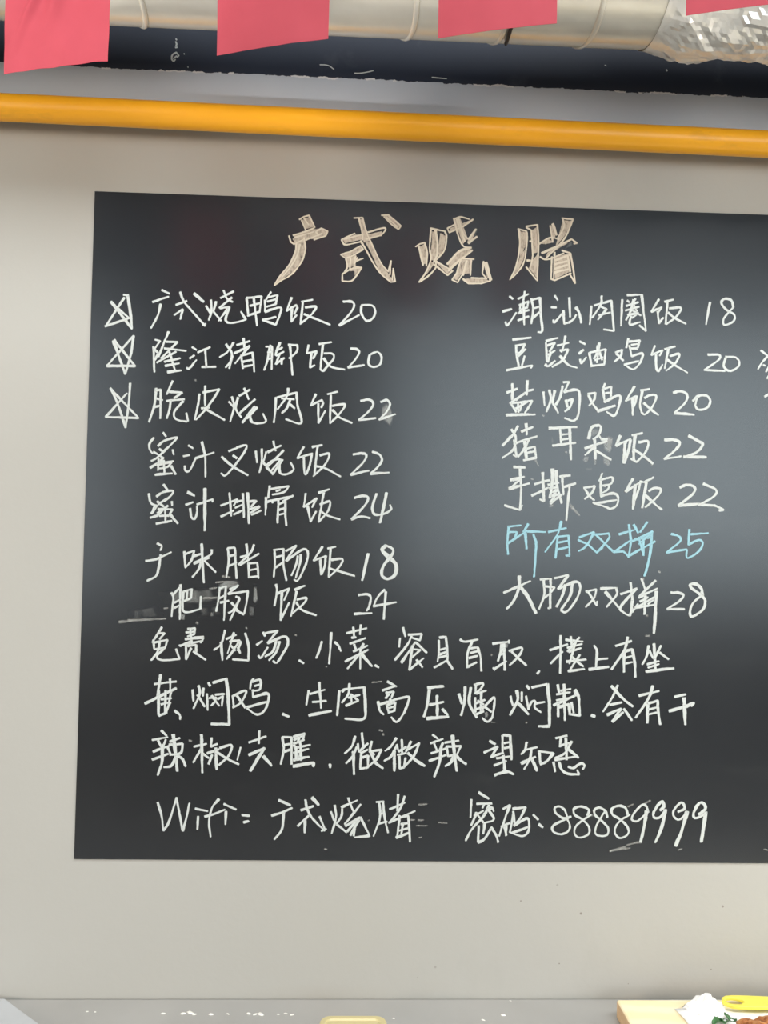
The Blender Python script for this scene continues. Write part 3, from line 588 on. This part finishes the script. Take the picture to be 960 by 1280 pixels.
row('bottom row with the wifi name and password', [
 (*X1, """~82,110 105,190 117,280; ~117,280 150,225 195,82; ~195,82 215,190 232,282; ~232,282 255,200 272,115; 308,148 382,163; 325,195 320,272; ~450,90 410,140 390,220 400,317; 365,196 420,180 485,153; w6 480,120 552,153; w6 492,165 488,242; w6 588,186 632,190; w6 598,230 628,222;
 w7 810,97 878,128; 765,190 ~830,170 888,143; w6 ~838,172 828,270 782,332"""),
 (*X2, """w9 145,83 183,125; w6 ~105,95 115,150 150,210 220,280; 78,158 152,133; 58,252 125,190; w7 102,210 100,292; w6 190,195 222,275; 200,282 230,270;
 258,165 275,217; ~280,128 288,200 262,297; ~325,150 320,195 290,240; w6 290,240 352,290; 320,140 415,98; 360,83 392,165; 436,122 340,242; w7 345,252 432,200; w7 425,205 355,285; w7 425,215 375,307; w7 400,250 395,310; 435,200 490,310; w6 490,310 402,320;
 530,108 575,105; ~547,105 552,200 513,312; w6 ~570,108 580,200 600,292; 550,182 577,172; 545,238 595,225; 610,152 700,112; w6 660,62 657,162; ~700,73 672,150 608,232; 605,232 762,162; w6 670,190 655,322; w6 672,200 722,192 732,347; 678,242 718,235; 660,282 718,265; w7 650,322 728,292; 690,240 680,300"""),
 (*X3, """w6 205,57 272,98; w6 155,103 150,222; w6 192,132 292,130; 240,135 230,160; w6 ~190,190 175,230 155,275; 185,190 240,262; w6 ~272,140 240,210 160,300 118,377; 300,158 270,175; 175,212 235,178; ~240,200 285,155 305,182; ~265,165 305,235 240,262; w6 205,280 200,388; w7 200,388 240,370 285,300; w6 245,265 235,332; w6 288,288 ~320,340 335,388;
 w6 368,166 412,140; w6 412,140 ~380,230 340,347; w6 370,262 390,342; w6 355,285 412,260; w6 390,262 385,345; w4 ~435,200 425,260 412,320; w6 432,165 518,155; w6 518,155 ~480,230 440,275; w6 435,182 445,270; w6 ~440,278 530,230 537,310 495,347 410,320; w6 430,325 532,288; w6 568,205 602,238; w7 605,270 632,288""")],
 [(*X3, """~820,218 770,228 720,195 712,160 745,150 780,178 800,235 ; ~790,232 705,275 700,315 750,335 800,315 812,275 790,225;
 ~930,210 938,172 890,150 840,165 845,205 900,240 940,290 935,335 880,357 845,335 850,285 900,240 955,205"""),
 (*X4, """~210,222 195,180 155,157 122,175 130,210 160,235 212,290 210,335 170,347 130,330 135,280 160,235 190,185;
 ~345,205 330,160 285,145 240,165 245,205 300,240 345,290 345,335 295,360 260,330 265,285 300,240 358,205;
 ~478,190 470,150 440,140 390,190 372,235 405,248 450,215 475,180; w8 ~470,180 455,280 430,388; w7 ~562,175 585,150 575,115 540,150 515,200 525,225 560,220 598,175; w8 595,172 575,280 530,388; w6 ~680,185 722,165 715,130 690,130 650,180 655,220 690,237 742,190; w9 740,185 705,310 665,412; w7 ~820,205 862,165 850,130 820,130 785,190 790,225 830,217 868,190; w9 865,188 850,290 835,385""")])
for L in clusters([(*X4, "w4 495,110 450,135; w3 345,152 382,135; w4 430,385 340,407; w4 330,420 225,447; w3 120,205 70,222"),
  (*X2, "w4 785,125 835,120; w3 780,217 815,217; w3 770,250 835,250; w3 785,322 800,320; w3 900,230 955,235; w3 480,220 490,215; w4 220,390 232,392; w3 735,215 760,215"),
  (160, 665, 180, "w4 0,590 250,578; w4 -60,600 20,592; w4 500,440 610,438; w3 585,335 700,328; w3 545,378 590,372; w3 240,510 265,508; w4 630,295 680,302"),
  (620, 570, 160, "w4 555,365 625,445; w3 295,30 320,75; w3 265,170 280,178; w3 400,380 430,370"),
  (740, 470, 160, "w3 445,660 450,672"), (740, 700, 160, "w6 500,88 512,92; w4 410,413 418,418; w6 402,570 432,570; w3 390,140 385,150"),
  (480, 1060, 480, "w3 565,8 615,0; w3 735,5 745,2; w3 960,5 950,3"), (120, 450, 200, "w5 592,118 600,124"), (160, 700, 200, "w5 410,375 420,382; w3 708,405 712,412"),
  (530, 780, 170, "w4 475,215 480,220; w3 720,697 728,695"), (350, 780, 200, "w3 90,65 100,68; w3 550,350 610,345; w3 275,255 282,258"), (370, 910, 200, "w4 500,12 520,18; w4 520,38 528,40"), (180,910,200,"w4 270,75 285,78"),
  (620, 470, 160, "w3 350,292 360,300; w3 520,568 535,575")], 6):
    Ink().strokes([L], 4).done('chalk_streak', FAINT, board, 'faint leftover chalk mark')

# ---- right column
Y1, Y2 = (620, 360, 160), (760, 360, 200)
row('first dish written in the right column', [
 (*Y1, """w6 103,62 127,82; 50,176 117,157; ~70,255 88,277 152,185; 165,82 242,45; 215,25 205,95; 175,128 245,100; 185,120 178,162; 242,102 235,145 180,165; 168,190 248,165; 165,243 245,212; w6 205,100 212,275; 265,80 ~278,160 265,267; 265,92 330,72; w6 330,72 ~335,200 347,318 315,332; 282,152 327,140; 275,227 327,180; 185,165 175,185;
 w6 440,58 463,90; 415,142 452,146; ~430,240 440,258 492,195; w6 505,170 510,267; 510,267 545,260 ~580,235 602,200; w6 550,72 555,217; w7 600,145 ~625,190 640,260; 715,135 ~710,200 703,272; 738,130 865,95; 865,95 885,322 808,310; ~792,60 785,125 722,222; 775,135 830,158; 830,158 765,237; 770,205 857,183"""),
 (*Y2, """85,70 78,227; 115,43 202,40; 202,40 212,130 228,258; 228,258 188,225; 115,75 127,85; 165,65 155,80; 110,108 182,85; 105,135 187,112; ~152,70 135,140 108,192; 140,130 197,165; 118,162 182,150; 182,150 145,180; 138,170 ~132,218 192,205; 150,95 175,140;
 305,68 260,142 322,115 300,150; 298,140 305,212 332,178; 340,82 392,70; 357,85 345,217; ~368,122 437,120 410,170 350,217; 360,147 400,180 467,215""")],
 [(*Y2, "612,85 588,218; ~752,118 740,75 700,65 680,90 710,130 757,160 752,200 700,222 692,190 720,150 750,118")])
row('second dish written in the right column', [
 (*Y1, """125,388 262,372; w6 150,437 155,500 172,590; 145,432 217,420; ~217,420 190,475 160,490; 165,512 222,458; w6 215,510 195,580; 80,617 272,580; 272,580 262,600;
 375,397 465,375; w6 375,410 382,552; 385,432 442,410 400,478; 390,502 442,470; 412,480 390,555; w6 ~368,575 395,585 442,545; 520,360 ~505,440 490,480; 460,432 545,410; 480,470 542,460 ~500,540 420,592; w6 480,510 540,575 607,598;
 w6 628,400 668,422; 622,492 657,463; ~630,535 642,562 677,520; w6 700,485 717,590; 702,485 822,460 812,572 717,585; 775,412 758,560; ~762,432 755,490 735,530; 742,542 802,520; 775,475 795,540"""),
 (*Y2, """45,388 85,370 ~75,410 38,442; w6 50,395 92,435; 122,303 110,358; 125,322 190,315 178,362 135,362; 140,342 180,335; 128,345 142,410; ~142,410 207,393 190,450 150,487 98,460; 98,460 182,438;
 282,346 260,402 327,373 310,405; 287,395 ~290,480 305,497 327,460; 340,367 402,350; 362,365 340,482; ~372,408 427,395 405,450 348,497; 355,430 405,465 477,508""")],
 [(*Y2, "~600,400 662,400 672,420 640,450 578,492; 578,492 702,498; ~705,420 695,470 730,498 778,475 787,440 760,415 705,412")])
row('third dish written in the right column', [
 (620, 470, 160, """82,125 160,95; w7 122,58 122,178; w7 235,35 230,142; 232,112 280,102; 150,182 217,125; w6 108,200 152,270; 105,205 ~215,130 215,125; 120,205 272,185; ~272,185 250,225 215,280; 165,195 168,272; 195,195 180,262; w7 78,292 292,288; 150,245 240,190;
 w6 355,120 365,222; w6 400,105 ~410,180 378,267; w6 415,180 467,277; w6 440,110 422,200; w6 ~500,75 480,160 455,200; 505,47 547,43 517,110; w6 ~510,120 600,103 627,140 617,290 580,335 515,315; w6 522,192 572,170 ~560,225 517,267; w6 525,180 535,232; w6 465,190 450,215;
 690,135 745,125 ~735,180 698,222; w6 695,145 ~720,200 767,262; 817,58 800,102; 805,98 865,80 860,172; w6 802,100 815,192 862,165; 822,130 850,125; w6 ~812,195 925,145 922,220 887,297 828,268; w7 762,264 892,222""")] + [
 (740, 470, 160, """w6 320,78 252,187; 252,187 332,150 320,185; w7 305,165 305,292; ~335,150 325,200 310,235; 365,110 432,98; w6 378,110 ~360,210 372,272; ~395,165 430,145 482,150 455,225 400,287 370,272; w6 388,202 440,250 497,292""")],
 [(740, 470, 160, "w6 ~610,125 660,115 705,130 715,165 690,210 618,277; w7 618,277 765,290; w6 ~757,187 800,150 860,148 887,190 860,240 800,252 775,220 790,165")])
row('fourth dish written in the right column over a rubbed patch', [
 (620, 470, 160, """w6 ~165,375 120,450 50,522; w6 50,522 110,452; w6 115,400 ~148,460 130,550 48,615; w6 135,480 155,602; 155,602 130,592; w7 225,358 232,440; w6 190,417 277,383; w6 150,502 307,452; w6 ~245,480 210,550 165,607; w8 215,490 228,620; w6 230,545 290,530 300,612; w7 300,612 208,632; 230,577 295,565;
 w7 398,392 605,383; w6 480,395 490,522; w7 552,390 562,627; 495,440 542,435; 495,477 542,470; w6 425,522 597,500; w7 ~695,470 715,390 760,370 787,385 770,440 730,475; w6 770,442 790,475 835,475; w7 668,542 832,487; w7 740,475 745,622; w6 742,530 668,592; w7 748,558 862,627"""),
 (740, 470, 160, """w7 212,448 180,522; w6 180,522 290,470; w8 248,498 240,652; w7 ~288,478 275,555 245,652; w6 300,445 378,428; w8 325,440 312,545 312,630; w6 ~350,497 422,492 400,570 335,645; 335,645 292,620; w7 310,548 380,595 457,657""")],
 [(740, 470, 160, "w7 ~545,480 612,478 658,500 630,550 543,622; w6 543,622 667,602; w7 ~725,448 800,490 830,515 780,575 688,607; w7 688,607 857,608")])
row('fifth dish written in the right column', [
 (620, 570, 160, """w7 133,82 217,85; w6 180,95 188,250 180,402; w6 108,180 212,155; 130,182 ~180,175 100,245; w7 98,245 250,205; w6 65,370 180,405; 180,405 197,370;
 w6 290,212 360,190 400,182; w7 350,125 360,337; w6 268,297 392,238; w6 360,337 328,325; w8 425,98 ~422,200 405,312; w7 452,110 455,210 492,352; 390,217 470,200; 400,242 462,235; 410,272 470,260; w7 408,357 490,290; w6 410,345 440,300; w8 420,300 460,290; w7 430,330 450,250; w6 478,155 557,145; w6 ~497,160 500,220 507,290; w6 500,235 597,205; w6 552,225 ~540,340 527,482;
 w6 658,240 740,225 ~720,275 665,322; w6 668,250 ~700,300 737,332; 797,130 775,187; 782,180 ~870,160 865,205 815,225; w6 785,185 787,305; 800,222 850,215 ~840,250 800,275; w6 ~785,302 880,280 915,310 905,370 860,395 820,382 728,350; w6 735,357 905,330"""),
 (750, 570, 160, """w7 247,170 193,268; 193,268 302,195; w8 265,215 247,397; ~305,190 290,250 262,330; 300,190 332,197; 330,197 402,160; w7 348,195 317,387; w6 ~365,262 410,240 457,250 430,305 340,385; w7 335,290 400,350 462,402""")],
 [(750, 570, 160, "w7 ~600,235 650,217 705,230 700,280 588,372; w7 588,372 735,360; w6 ~775,207 862,248 872,280 830,320 738,368; w7 738,362 860,372 925,402 895,408")])
row('sixth line of the right column in light blue chalk', [
 (620, 570, 160, """90,530 187,520; w6 ~97,535 85,640 90,738; 100,570 157,570 ~140,615 90,657; 242,510 205,570; 95,650 235,560; w7 217,560 230,695; 235,565 372,570; w6 280,590 ~300,650 297,740 290,840 285,905;
 393,570 527,540; ~490,490 460,590 368,718; w6 462,605 447,765; 465,605 545,597 552,745; 470,650 540,635; 465,700 545,682; w6 552,745 525,747; 625,610 735,570 ~700,640 660,690 620,712; 615,630 690,665 755,725; 755,725 800,690; w6 740,590 845,580 ~850,610 810,665 755,725; w6 750,592 885,722; 885,722 900,715"""),
 (750, 570, 160, """143,587 262,553; w6 217,515 ~230,640 215,760; 105,720 232,630; 105,720 175,715 ~200,740 215,757; w6 253,515 287,575; 355,495 300,572; 240,640 395,565; w6 395,565 290,660; w6 210,752 412,640; w6 290,610 327,745; w6 325,600 325,745; 260,622 380,610; w7 387,565 ~380,700 352,840 333,900; w6 230,640 370,600""")],
 [(750, 570, 160, "~535,585 590,602 600,640 498,724; 498,724 650,700; 670,550 662,665; ~662,665 740,630 770,655 740,715 655,765 650,700; 680,587 812,578")], mat=CHALKB)
row('seventh line of the right column', [
 (620, 700, 160, """w6 58,246 257,158; w7 ~175,120 172,210 130,310 80,365; w9 185,205 ~235,270 300,398; 332,147 415,140; w6 ~357,150 362,260 323,367; w7 410,140 405,360; 365,197 440,205; 405,250 440,205; 360,285 410,250; 400,360 390,362; 440,137 543,113; w7 540,115 465,217; w6 475,212 ~600,163 632,210 600,300 530,387 485,380; w7 ~520,185 500,260 455,350; w7 ~572,178 555,270 490,370;
 675,237 752,220 ~735,285 673,352; w6 690,237 755,342; 755,342 760,310; w6 785,215 900,208; w6 ~900,208 905,260 830,352; w7 820,238 920,355"""),
 (740, 700, 160, """215,257 337,213; w7 290,170 303,300 ~290,400 275,415; w6 ~335,215 215,350 240,395 275,415; 300,390 345,330; w6 372,140 402,232; w6 477,153 ~440,190 355,270; w6 358,275 490,213; w6 350,280 400,265; w6 330,358 485,270; w8 400,270 395,405; w6 325,358 475,335; 360,312 420,280; w8 482,235 ~475,400 465,548; w5 420,330 460,300""")],
 [(740, 700, 160, "w6 ~593,245 652,245 687,267 650,312 563,367; w6 563,368 692,368; w7 ~827,265 820,215 780,180 740,183 745,210 800,250 847,300 832,370 750,425 735,388 760,320 827,262")])
row('chalk strokes of a third column cut by the frame', [(860, 360, 135, "w4 648,555 705,600; w5 ~711,605 660,660 622,720; w5 668,685 685,690; w5 740,660 695,745; w4 720,780 705,805; w4 682,965 740,930; w4 711,605 800,560; w4 740,930 850,1000")])

# ---- rubbed chalk patches
for L in clusters([
 (300, 450, 200, "w.95 840,270 870,245 905,250 925,330 925,370 905,415 870,385 835,350"),
 (620, 470, 160, "w1.0 790,470 840,430 890,450 875,560 855,600 800,560; w.85 790,600 860,600 865,660 850,690 800,660; w.8 660,600 700,590 700,640 670,660 640,630; w.8 725,600 760,600 755,680 735,680; w.6 410,440 430,450 440,510 415,520; w.6 700,400 770,390 780,440 700,470"),
 (160, 665, 180, "w.62 200,400 440,372 600,360 620,440 600,480 440,490 240,480; w.85 580,350 640,325 740,315 770,340 700,375 600,400; w.95 835,345 860,350 870,460 850,490 830,470; w.9 350,540 385,545 380,590 340,590; w.8 545,535 570,530 575,565 550,565; w.5 440,500 640,480 640,560 460,570; w.5 0,520 200,480 250,570 0,600; w.6 440,370 460,370 460,440 445,470; w.55 800,480 850,490 840,570 800,570"),
 (530, 780, 170, "w.8 540,130 600,130 600,170 550,180; w.85 420,620 450,610 460,650 430,680; w.8 460,680 520,700 470,700"),
 (510, 250, 220, "w.6 880,230 900,220 900,250 850,270; w.6 350,150 385,150 370,200 345,210"), (620, 570, 160, "w.6 400,350 440,350 430,385 400,380; w.5 660,90 740,85 730,110 660,110")
 ], 2):
    Ink().patches([L], 5, .45).done('chalk_smudge', SMUDGE, board, 'greyish patch where chalk was rubbed away')

# white paint nicks on the navy beam
for L in clusters([(130, 0, 160, "w3 540,292 545,300; w3 538,312 544,330 540,345; w3 535,356 550,354; w3 ~545,395 515,410 508,440 522,460 535,445; w3 520,440 545,420; w3 548,400 560,415 550,430; w2 600,400 602,408; w2 628,500 632,506"),
  (780, 0, 180, "w3 282,465 288,472"), (480, 0, 480, "w2 552,163 556,165"), (400, 0, 160, "w2 0,485 60,490 105,520; w2 260,550 330,545 400,530; w2 840,580 950,590")], 3):
    Ink().strokes([L], 3, plane=BY).done('paint_nick', CHALK, beam)

# ------------------------------------------------------------------ worktop
zc_ = at_depth(480, 1247.5, 0).z
ctr = empty('kitchen_counter', (0, -.35, 0))
tag(ctr, 'long grey kitchen counter against the wall below the chalkboard', 'counter')
bevel(build('worktop', boxv(-2.6, 2.8, -.72, -.0015, zc_-.04, zc_), BF, COUNTER, parent=ctr, origin=(0, -.35, zc_)), .004)
build('cabinet_body', boxv(-2.55, 2.75, -.66, -.0015, .10, zc_-.04), BF, INOX, parent=ctr, origin=(0, -.35, .1))
build('plinth', boxv(-2.5, 2.7, -.60, -.0015, 0, .10), BF, BLACK, parent=ctr, origin=(0, -.3, 0))
for i in range(6):
    x0 = -2.53 + i*.88
    dr = bevel(build('door', boxv(x0, x0+.86, -.68, -.66, .13, zc_-.06), BF, INOX, parent=ctr, origin=(x0, -.67, .13)), .003)
    V, Fc = tube([(x0+.80, -.705, .45), (x0+.80, -.705, .62)], .007, 12)
    build('handle', V, Fc, STEEL, parent=dr, origin=(x0+.80, -.7, .45), smooth=True)

# low folded sheet-metal plate lying in the left corner of the view
pl = at_height(8, 1250, zc_)
v = [(pl.x-.20, pl.y-.004, zc_+.0005), (pl.x, pl.y-.004, zc_+.0005)]
q0, q1 = at_height(6, 1250, zc_+.003), at_height(52, 1284, zc_+.003)
dq = (q1 - q0)*2.2
V = [q0, q0 + dq, q0 + dq + Vector((-.35, 0, 0)), q0 + Vector((-.35, 0, 0))]
V = [Vector((p.x, p.y, zc_+.0003)) for p in V] + [Vector((p.x, p.y, zc_+.006)) for p in V]
o = bevel(build('metal_plate', V, BF, plain('bluish_sheet_metal', (.50, .52, .54), .4, .04), origin=V[0]), .002)
tag(o, 'bluish grey metal plate in the lower left corner on the counter', 'plate')

# ------------------------------------------------------------------ wooden chopping block
c = at_height(770, 1272, zc_)
zt = at_depth(770, 1249, c.y).z
x0, y1 = c.x, c.y; ch = .0
v = boxv(x0, x0+.52, y1-.36, y1, zc_, zt)
blk = build('chopping_block', v, BF, [WOOD, ENDW], origin=(x0, y1, zc_), idx=[1, 0, 1, 1, 1, 1])
bevel(blk, .004, 3)
tag(blk, 'thick pale wooden chopping block in the lower right corner on the counter', 'chopping board')

# crumpled tissue
def lump(name, c, rx, ry, rz, mat, seed, amp, fr, ridge=True, sub=5, flat=True, origin=None):
    import bmesh
    bm = bmesh.new(); bmesh.ops.create_icosphere(bm, subdivisions=sub, radius=1)
    V = []
    for vv in bm.verts:
        n_ = vv.co.normalized(); p = n_*fr + Vector((seed, seed*.7, 0))
        h = (noise.ridged_multi_fractal(p, 1.0, 2.0, 4, 1.0, 2.0) - .9) if ridge else noise.fractal(p, .8, 2.0, 4)
        r = 1 + amp*h; q_ = Vector((n_.x*rx*r, n_.y*ry*r, n_.z*rz*r))
        q_.z = max(q_.z, 0) if flat else q_.z
        V.append(Vector(c) + q_)
    Fc = [tuple(x.index for x in f.verts) for f in bm.faces]; bm.free()
    return build(name, V, Fc, mat, origin=origin or c, smooth=not ridge)
tcn = at_height(881, 1262, zt)
# tissue: three overlapping crumples welded into one sheet-like lump
V = []; Fc = []
import bmesh
bm = bmesh.new(); bmesh.ops.create_icosphere(bm, subdivisions=6, radius=1)
for vv in bm.verts:
    n_ = vv.co.normalized(); p = n_*1.3 + Vector((3.3, 1.2, 5))
    r = 1 + .28*(noise.ridged_multi_fractal(p, 1.0, 2.0, 3, 1.0, 2.0) - 1.0)
    peak = .45*math.exp(-((n_.x-.12)/.30)**2)*max(n_.z, 0)
    dip = -.16*math.exp(-((n_.x+.25)/.2)**2)*max(n_.z, 0)
    vv.co = Vector((n_.x*.031*r, n_.y*.022*r, max(0, n_.z*(.0185*r*(.85 + peak + dip)))))
V = [tcn + v_.co for v_ in bm.verts]; Fc = [tuple(x.index for x in f.verts) for f in bm.faces]; bm.free()
o = build('tissue', V, Fc, TISSUE, origin=tcn, smooth=True)
tag(o, 'crumpled white tissue on the chopping block left of the yellow handle', 'tissue')

# white paper under the food
nx, ny = 40, 24; a0 = at_height(846, 1266, zt).x; V = []; Fc = []
yb, yf = at_height(900, 1262, zt).y, y1-.30
for lay in (0, 1):
    for j in range(ny+1):
        for i in range(nx+1):
            s, t = i/nx, j/ny
            x = a0 + .34*s + .010*noise.noise(Vector((t*3, 1, 0)))*(1-s); y = yb + (yf-yb)*t + .006*noise.noise(Vector((s*4, 7, 0)))
            z = zt + .0006 + .0025*abs(noise.noise(Vector((s*6, t*5, 2)))) + lay*.0008
            V.append((x, y, z))
nn = (nx+1)*(ny+1)
for j in range(ny):
    for i in range(nx):
        k = j*(nx+1)+i; Fc.append((k, k+nx+1, k+nx+2, k+1)); Fc.append((nn+k, nn+k+1, nn+k+nx+2, nn+k+nx+1))
rim = [i for i in range(nx+1)] + [(j)*(nx+1)+nx for j in range(1, ny+1)] + [ny*(nx+1)+i for i in range(nx-1, -1, -1)] + [j*(nx+1) for j in range(ny-1, 0, -1)]
for i in range(len(rim)):
    p, q_ = rim[i], rim[(i+1) % len(rim)]; Fc.append((p, q_, nn+q_, nn+p))
sheet = build('paper_sheet', V, Fc, TISSUE, origin=(a0, yb, zt), smooth=True)
tag(sheet, 'flat white paper sheet on the chopping block beneath the roast meat', 'paper')

# yellow handle with a hanging loop
zh = zt + .012
L0 = at_height(902, 1252.5, zh); n = 48; outer = []; inner = []
hw = .0165
def outl(u):                                   # outline of the handle, u in 0..1
    pass
top = [(0, 0), (.004, .009), (.012, .0145), (.024, .0165), (.05, .0165), (.08, .0150), (.12, .0140), (.17, .0130)]
ol = [Vector((x, y, 0)) for x, y in top] + [Vector((x, -y, 0)) for x, y in top[:0:-1]]
hole = [Vector((.021 + .0145*math.cos(t), .0092*math.sin(t), 0)) for t in [2*math.pi*k/28 for k in range(28)]]
bm = bmesh.new()
ov = [bm.verts.new(p) for p in ol]; hv = [bm.verts.new(p) for p in hole]
oe = [bm.edges.new((ov[i], ov[(i+1) % len(ov)])) for i in range(len(ov))]; he = [bm.edges.new((hv[i], hv[(i+1) % len(hv)])) for i in range(len(hv))]
bmesh.ops.triangle_fill(bm, use_beauty=True, use_dissolve=False, edges=oe+he)
r_ = bmesh.ops.extrude_face_region(bm, geom=bm.faces[:])
for g in r_['geom']:
    if isinstance(g, bmesh.types.BMVert): g.co.z += .006
bmesh.ops.recalc_face_normals(bm, faces=bm.faces[:])
me = bpy.data.meshes.new('peeler'); bm.to_mesh(me); bm.free()
for v_ in me.vertices: v_.co.z += -.004 + .02*max(0, .10 - v_.co.x)*.4
hd = link('kitchen_peeler', me, YPLAST, origin=(0, 0, 0)); hd['_o'] = tuple(L0)
hd.location = L0; hd.rotation_euler = (0, 0, -.02); bevel(hd, .0016, 3)
tag(hd, 'yellow plastic handle with a hanging loop at the right edge on the chopping block', 'kitchen tool')
bl = build('blade', [L0 + Vector(p) for p in boxv(.165, .24, -.008, .008, -.003, -.001)], BF, STEEL, parent=hd, origin=L0 + Vector((.165, 0, 0)))

# roast meat and herbs
mc = at_height(962, 1296, zt + .004)
o = lump('roast_meat', mc, .056, .030, .020, MEAT, 4.2, .30, 2.2, ridge=False, sub=5)
tag(o, 'piece of brown roast meat at the lower right edge on white paper', 'meat')
for k, (px, py, rz, sz) in enumerate(((899, 1279, .3, .013), (906, 1277, 1.1, .011), (913, 1273, -.5, .009))):
    c = at_height(px, py, zt + .005); V = []; Fc = []; a_, b_ = 10, 6
    for i in range(a_+1):
        for j in range(b_+1):
            s, t = i/a_, j/b_*2-1; wv_ = math.sin(math.pi*min(1, s*.95+.03))**.8*(.55 + .12*math.sin(s*22))
            x, y = (s-.5)*2*sz, t*sz*wv_; z = .004*math.sin(s*4+k) + .003*t*t
            V.append(c + Vector((x*math.cos(rz) - y*math.sin(rz), x*math.sin(rz) + y*math.cos(rz), z)))
    for i in range(a_):
        for j in range(b_):
            q_ = i*(b_+1)+j; Fc.append((q_, q_+b_+1, q_+b_+2, q_+1))
    o = build('herb_leaf', V, Fc, HERB, origin=c, smooth=True); m = o.modifiers.new('thickness', 'SOLIDIFY'); m.thickness = .0008
    tag(o, ['larger dark green leaf left of the roast meat', 'middle green leaf between two other leaves beside the roast meat', 'smallest green leaf, furthest back beside the roast meat'][k], 'leaf', 'green leaves beside the meat')

# cream box at the bottom edge
zb_ = zc_ + .035
p0, p1 = at_height(400, 1269, zb_), at_height(483, 1269, zb_)
wdt = p1.x - p0.x; rr = .016; dep = .12
def rrect(x0, x1, y0, y1, r, n=8):
    P = []
    for cx, cy, a0_ in ((x1-r, y1-r, 0), (x0+r, y1-r, 90), (x0+r, y0+r, 180), (x1-r, y0+r, 270)):
        for k in range(n+1):
            t = math.radians(a0_ + 90*k/n); P.append((cx + r*math.cos(t), cy + r*math.sin(t)))
    return P
def loft(name, secs, mat, parent=None, origin=None):
    V = []; Fc = []; n = len(secs[0][0])
    for P, z in secs: V += [(x, y, z) for x, y in P]
    for i in range(len(secs)-1):
        for k in range(n):
            k2 = (k+1) % n; Fc.append((i*n+k, i*n+k2, (i+1)*n+k2, (i+1)*n+k))
    Fc.append(tuple(range(n))[::-1]); Fc.append(tuple((len(secs)-1)*n+k for k in range(n)))
    return build(name, V, Fc, mat, parent=parent, origin=origin)
ya = p0.y - dep; i_ = .004
box = empty('food_box', (p0.x + wdt/2, p0.y - dep/2, zc_))
tag(box, 'small cream plastic box with rounded corners at the bottom edge on the counter', 'box')
loft('box_body', [(rrect(p0.x+.006, p1.x-.006, ya+.006, p0.y-.006, rr-.004), zc_), (rrect(p0.x+.003, p1.x-.003, ya+.003, p0.y-.003, rr-.002), zb_-.008)], CREAMP, box, (p0.x, p0.y, zc_))
lid = loft('lid', [(rrect(p0.x, p1.x, ya, p0.y, rr), zb_-.010), (rrect(p0.x, p1.x, ya, p0.y, rr), zb_-.003), (rrect(p0.x+.002, p1.x-.002, ya+.002, p0.y-.002, rr-.001), zb_),
     (rrect(p0.x+.009, p1.x-.009, ya+.009, p0.y-.009, rr-.006), zb_), (rrect(p0.x+.011, p1.x-.011, ya+.011, p0.y-.011, rr-.007), zb_-.002)], CREAMP, box, (p0.x, p0.y, zb_-.01))

# white crumbs scattered along the back of the counter
crumbs = [(109, 1264.5, 1.5), (119, 1265, 1.3), (204, 1267, 2.6), (229, 1267, 3.2), (238, 1266, 3.6), (243, 1268, 2.4), (264, 1268, 3.0), (285, 1267.5, 1.6), (311, 1267, 2.6), (319, 1268, 2.6), (326, 1268, 4.0), (348, 1268, 1.6), (357, 1267, 2.0), (365, 1268.5, 2.4),
          (492, 1273, 1.6), (638, 1246, 1.2), (629, 1269, 2.6), (604, 1275, 2.0)]
proto = None
for k, (px, py, s) in enumerate(crumbs):
    c = at_height(px, py, zc_)
    if py < 1250: c = at_height(px, 1251, zc_)
    if proto is None:
        proto = lump('crumb', (0, 0, 0), .0021, .0013, .0009, CRUMB, 9.1, .4, 1.8, ridge=False, sub=3); o = proto
    else:
        o = proto.copy(); COL.objects.link(o)
    o.location = c; sc = s*.62; o.scale = (sc*random.uniform(.9, 1.4), sc, sc*.9); o.rotation_euler = (0, 0, random.uniform(-.6, .6))
    where = 'between the left corner plate and the cream box' if px < 400 else 'between the cream box and the chopping block'
    tag(o, 'tiny white crumb on the counter ' + where, 'crumb', 'crumbs left of the box' if px < 400 else 'crumbs right of the box')
for o in bpy.data.objects:
    if '_o' in o: del o['_o']
